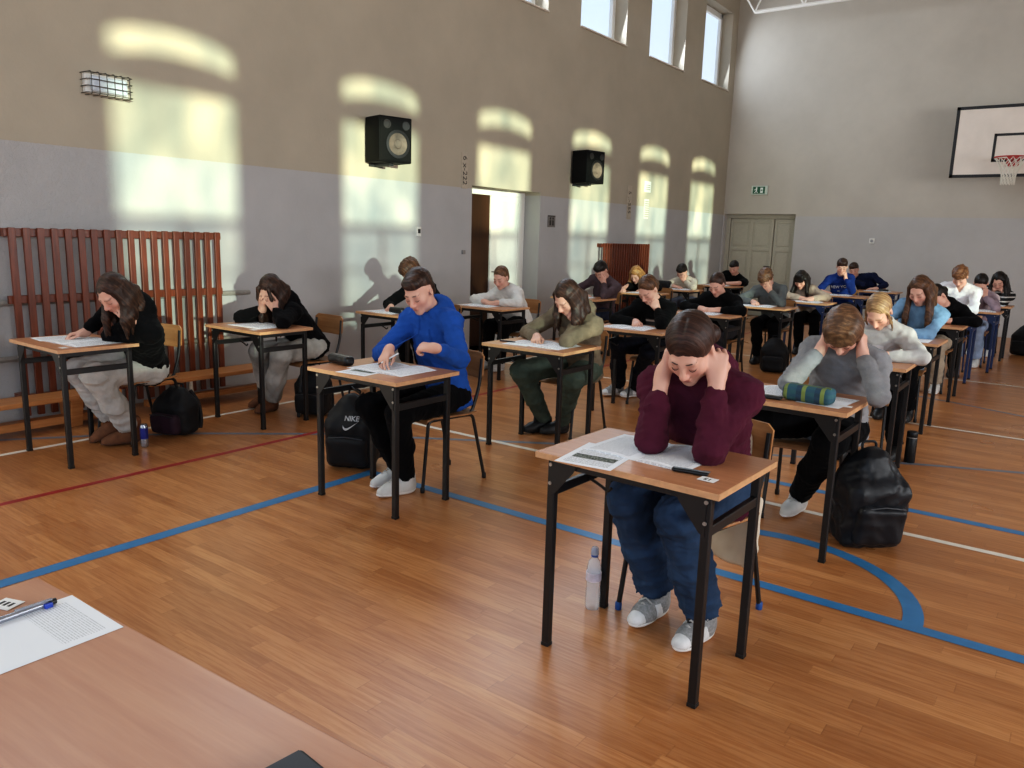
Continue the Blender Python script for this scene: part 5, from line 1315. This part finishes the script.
# small dark pouch with white tag hanging at the blond girl's desk leg
q = atz(885, 425, .2); h0 = (-1.05, 5.62, .30)
# tote bag hanging behind the nearest chair
F = Field(A(-.2, -.06, 0), A(.2, .06, .40), .008); F.rbox(A(0, 0, .17), (.12, .022, .165), .02); F.folds(.008, 24, 5, (1.6, .3, .3)); P_, Q_ = F.mesh()
o = np_mesh('tote_bag', relax(P_, Q_, 1), Q_, fabric('natural canvas', (206, 194, 176), 200, .08)); o.location = (-1.09, 3.14, .15); o.rotation_euler = (0, 0, -.30); tag(o, 'cream canvas tote bag hanging from the back of the nearest chair', 'bag')
for s_ in (-1, 1): MB().tube(fillet([(-.07, s_*.018, .32), (-.06, s_*.03, .62), (.06, s_*.03, .62), (.07, s_*.018, .32)], .06), .008, 6).build('strap', MATS['natural canvas'], o, True)
# ---------------------------------------------------------------- emblems and lettering on clothes and bags
def patch_on(obj_P, center, n_, up_, shapes, mat, name, parent, org, depth=.004):
    # drapes flat shapes onto the cloth: every vertex is pushed onto the surface seen along n_
    n_ = unit(n_); x_ = unit(np.cross(up_, n_)); u_ = np.cross(n_, x_)
    me = bpy.data.meshes.new(name); vs, fs = [], []
    for (V, Fc) in shapes:
        i = len(vs)
        for (a, b) in V:
            p = center+x_*a+u_*b; v = obj_P-p; t = v @ n_; r = np.linalg.norm(v-t[:, None]*n_, axis=1)
            k = np.argsort(r)[:6]; tt = t[k][t[k] > t[k].max()-.02]; vs.append(tuple(p+n_*(tt.max()+depth)-A(*org)))
        fs += [tuple(i+j for j in f) for f in Fc]
    me.from_pydata(vs, [], fs); me.materials.append(mat); o = bpy.data.objects.new(name, me); COL.objects.link(o); o.parent = parent; return o
def text_shapes(body, size):
    o = text_mesh('tmp', body, size, emb, None, 0, bold=True); V = [(v.co.x, v.co.y) for v in o.data.vertices]; Fc = [tuple(p.vertices) for p in o.data.polygons]
    bpy.data.objects.remove(o); return V, Fc
def tick_shape(L, rot=.0):
    P2 = tick_mesh(L); c, s_ = math.cos(rot), math.sin(rot); n = len(P2)
    Fc = [(k, k+1, n-1-k) if k == 0 else (k, k+1, n-1-k, n-k) for k in range(8)]
    Fc = []
    lo = [0]+list(range(n-1, 8, -1))+[8]
    for k in range(8):
        f = [lo[k], lo[k+1], k+1, k]; f = [a for i, a in enumerate(f) if a not in f[:i]]
        if len(f) > 2: Fc.append(tuple(f))
    return [(a*c-b*s_, a*s_+b*c) for a, b in P2], Fc
b1 = PP['B1']; fr = -b1.bk
cen = b1.SC-b1.t*.17+b1.xa*.085
patch_on(b1.topP, cen, fr, b1.t, [tick_shape(.05, .25)], emb, 'emblem', b1.topo, b1.org)
b7 = PP['B7']; patch_on(b7.topP, b7.SC-b7.t*.11-b7.xa*.01, -b7.bk, b7.t, [text_shapes('NEW YO', .062), ([(a, b-.06) for a, b in text_shapes('city', .03)[0]], text_shapes('city', .03)[1])], emb, 'lettering', b7.topo, b7.org)
fp = [c for c in o1.children if c.name.startswith('front_pocket')][0]
VP = np.array([v.co[:] for v in fp.data.vertices])
nk = text_shapes('NIKE', .044); tk = tick_shape(.105, .12)
VP = np.concatenate([VP, np.array([v.co[:] for v in o1.data.vertices])])
patch_on(VP, A(.035, -.1, .315), A(0, -1, .15), A(0, 0, 1), [([(a, b+.03) for a, b in nk[0]], nk[1]), ([(a, b-.012) for a, b in tk[0]], tk[1])], emb, 'emblem', o1, (0, 0, 0), .007)
b3 = PP['B3']
# hood cords of the blue hoodie
for q in (-1, 1):
    a = b1.N+b1.xa*.03*q-b1.bk*.075; pts = []
    for k in range(6):
        p0 = a-b1.t*(.03+.03*k)+b1.xa*.004*q*k; v = b1.topP-p0; t_ = v @ fr; r_ = np.linalg.norm(v-t_[:, None]*fr, axis=1); kk = np.argsort(r_)[:5]
        pts.append(tuple(p0+fr*(t_[kk].max()+.003)-A(*b1.org)))
    MB().tube(pts, .0032, 6).build('hood_cord', MATS['royal blue fleece'], b1.topo, True)
# vest front of the striped top under the open cardigan, and the long-haired girl's dark vest
def front_panel(k, w_, z0, z1, mat, name, depth=.003):
    b = PP[k]; n_ = -b.bk; nx, nz = 7, 12; V = []; Fc = []
    for j in range(nz+1):
        for i in range(nx+1): V.append(((-.5+i/nx)*w_*(.75+.25*(1-j/nz)), z0+(z1-z0)*j/nz))
    for j in range(nz):
        for i in range(nx): k0 = j*(nx+1)+i; Fc.append((k0, k0+1, k0+nx+2, k0+nx+1))
    o = patch_on(b.topP, b.SC, n_, b.t, [(V, Fc)], mat, name, b.topo, b.org, depth)
    o.data.polygons.foreach_set('use_smooth', [True]*len(o.data.polygons)); return o
front_panel('B3', .15, -.40, -.06, stripes('rust stripes', (34, 30, 32), (170, 156, 146), 16, .74), 'striped_front')
front_panel('C3', .10, -.38, -.05, fabric('white cotton', (206, 204, 206), var=.05), 'inner_top')
# ---------------------------------------------------------------- light and camera
sun = bpy.data.lights.new('low sun', 'SUN'); sun.energy = 8.6; sun.angle = math.radians(.75); sun.color = (.98, 1., .88)
so = bpy.data.objects.new('low_sun', sun); COL.objects.link(so)
so.rotation_euler = Vector((-1.12, .56, -.062)).to_track_quat('-Z', 'Y').to_euler(); so.location = (10, -5, 4)
def area(loc, dirv, sx, sy, e, col, name):
    l = bpy.data.lights.new(name, 'AREA'); l.shape = 'RECTANGLE'; l.size = sx; l.size_y = sy; l.energy = e; l.color = col
    o = bpy.data.objects.new(name, l); COL.objects.link(o); o.location = loc; o.rotation_euler = Vector(dirv).to_track_quat('-Z', 'Z').to_euler(); return o
for i, c in enumerate(WC): area((XR-.03, c, 2.5), (-1, 0, -.05), 1.2, 2.6, 84, (.95, .97, 1.), 'window_skylight')
for a, b in WIN: area((XW+.04, (a+b)/2, 5.3), (1, 0, -.25), 1.2, 1.3, 16 if b > 14.5 else 48, (.78, .88, 1.), 'high_window_skylight')
w = bpy.data.worlds.new('sky'); w.use_nodes = True; bpy.context.scene.world = w
nt = w.node_tree; bg = nt.nodes['Background']
tcw = nt.nodes.new('ShaderNodeTexCoord'); sp = nt.nodes.new('ShaderNodeSeparateXYZ'); nt.links.new(tcw.outputs['Generated'], sp.inputs[0])
rp = nt.nodes.new('ShaderNodeValToRGB'); rp.color_ramp.elements[0].position = .0; rp.color_ramp.elements[0].color = (.62, .66, .72, 1); rp.color_ramp.elements[1].position = .6; rp.color_ramp.elements[1].color = (.42, .66, .95, 1)
nt.links.new(sp.outputs['Z'], rp.inputs['Fac']); nt.links.new(rp.outputs['Color'], bg.inputs['Color']); bg.inputs['Strength'].default_value = 1.4
cam = bpy.data.cameras.new('camera'); cam.sensor_fit = 'HORIZONTAL'; cam.sensor_width = 36; cam.lens = FPX/1024*36; cam.clip_end = 100
co = bpy.data.objects.new('camera', cam); COL.objects.link(co)
M4 = Matrix(((CR[0], CU[0], -CF[0], 0), (CR[1], CU[1], -CF[1], 0), (CR[2], CU[2], -CF[2], CAM_H), (0, 0, 0, 1)))
co.matrix_world = M4; bpy.context.scene.camera = co
sc_ = bpy.context.scene
sc_.view_settings.view_transform = 'Standard'; sc_.view_settings.look = 'None'; sc_.view_settings.exposure = .24
sc_.view_settings.use_curve_mapping = True
cmv = sc_.view_settings.curve_mapping; cv_ = cmv.curves[3]
for (a, b) in ((.025, .016), (.13, .112), (.36, .365)): cv_.points.new(a, b)
cmv.update()
sc_.cycles.use_denoising = True; sc_.cycles.max_bounces = 8; sc_.cycles.diffuse_bounces = 4; sc_.cycles.glossy_bounces = 3; sc_.cycles.transparent_max_bounces = 12
sc_.cycles.sample_clamp_indirect = 6
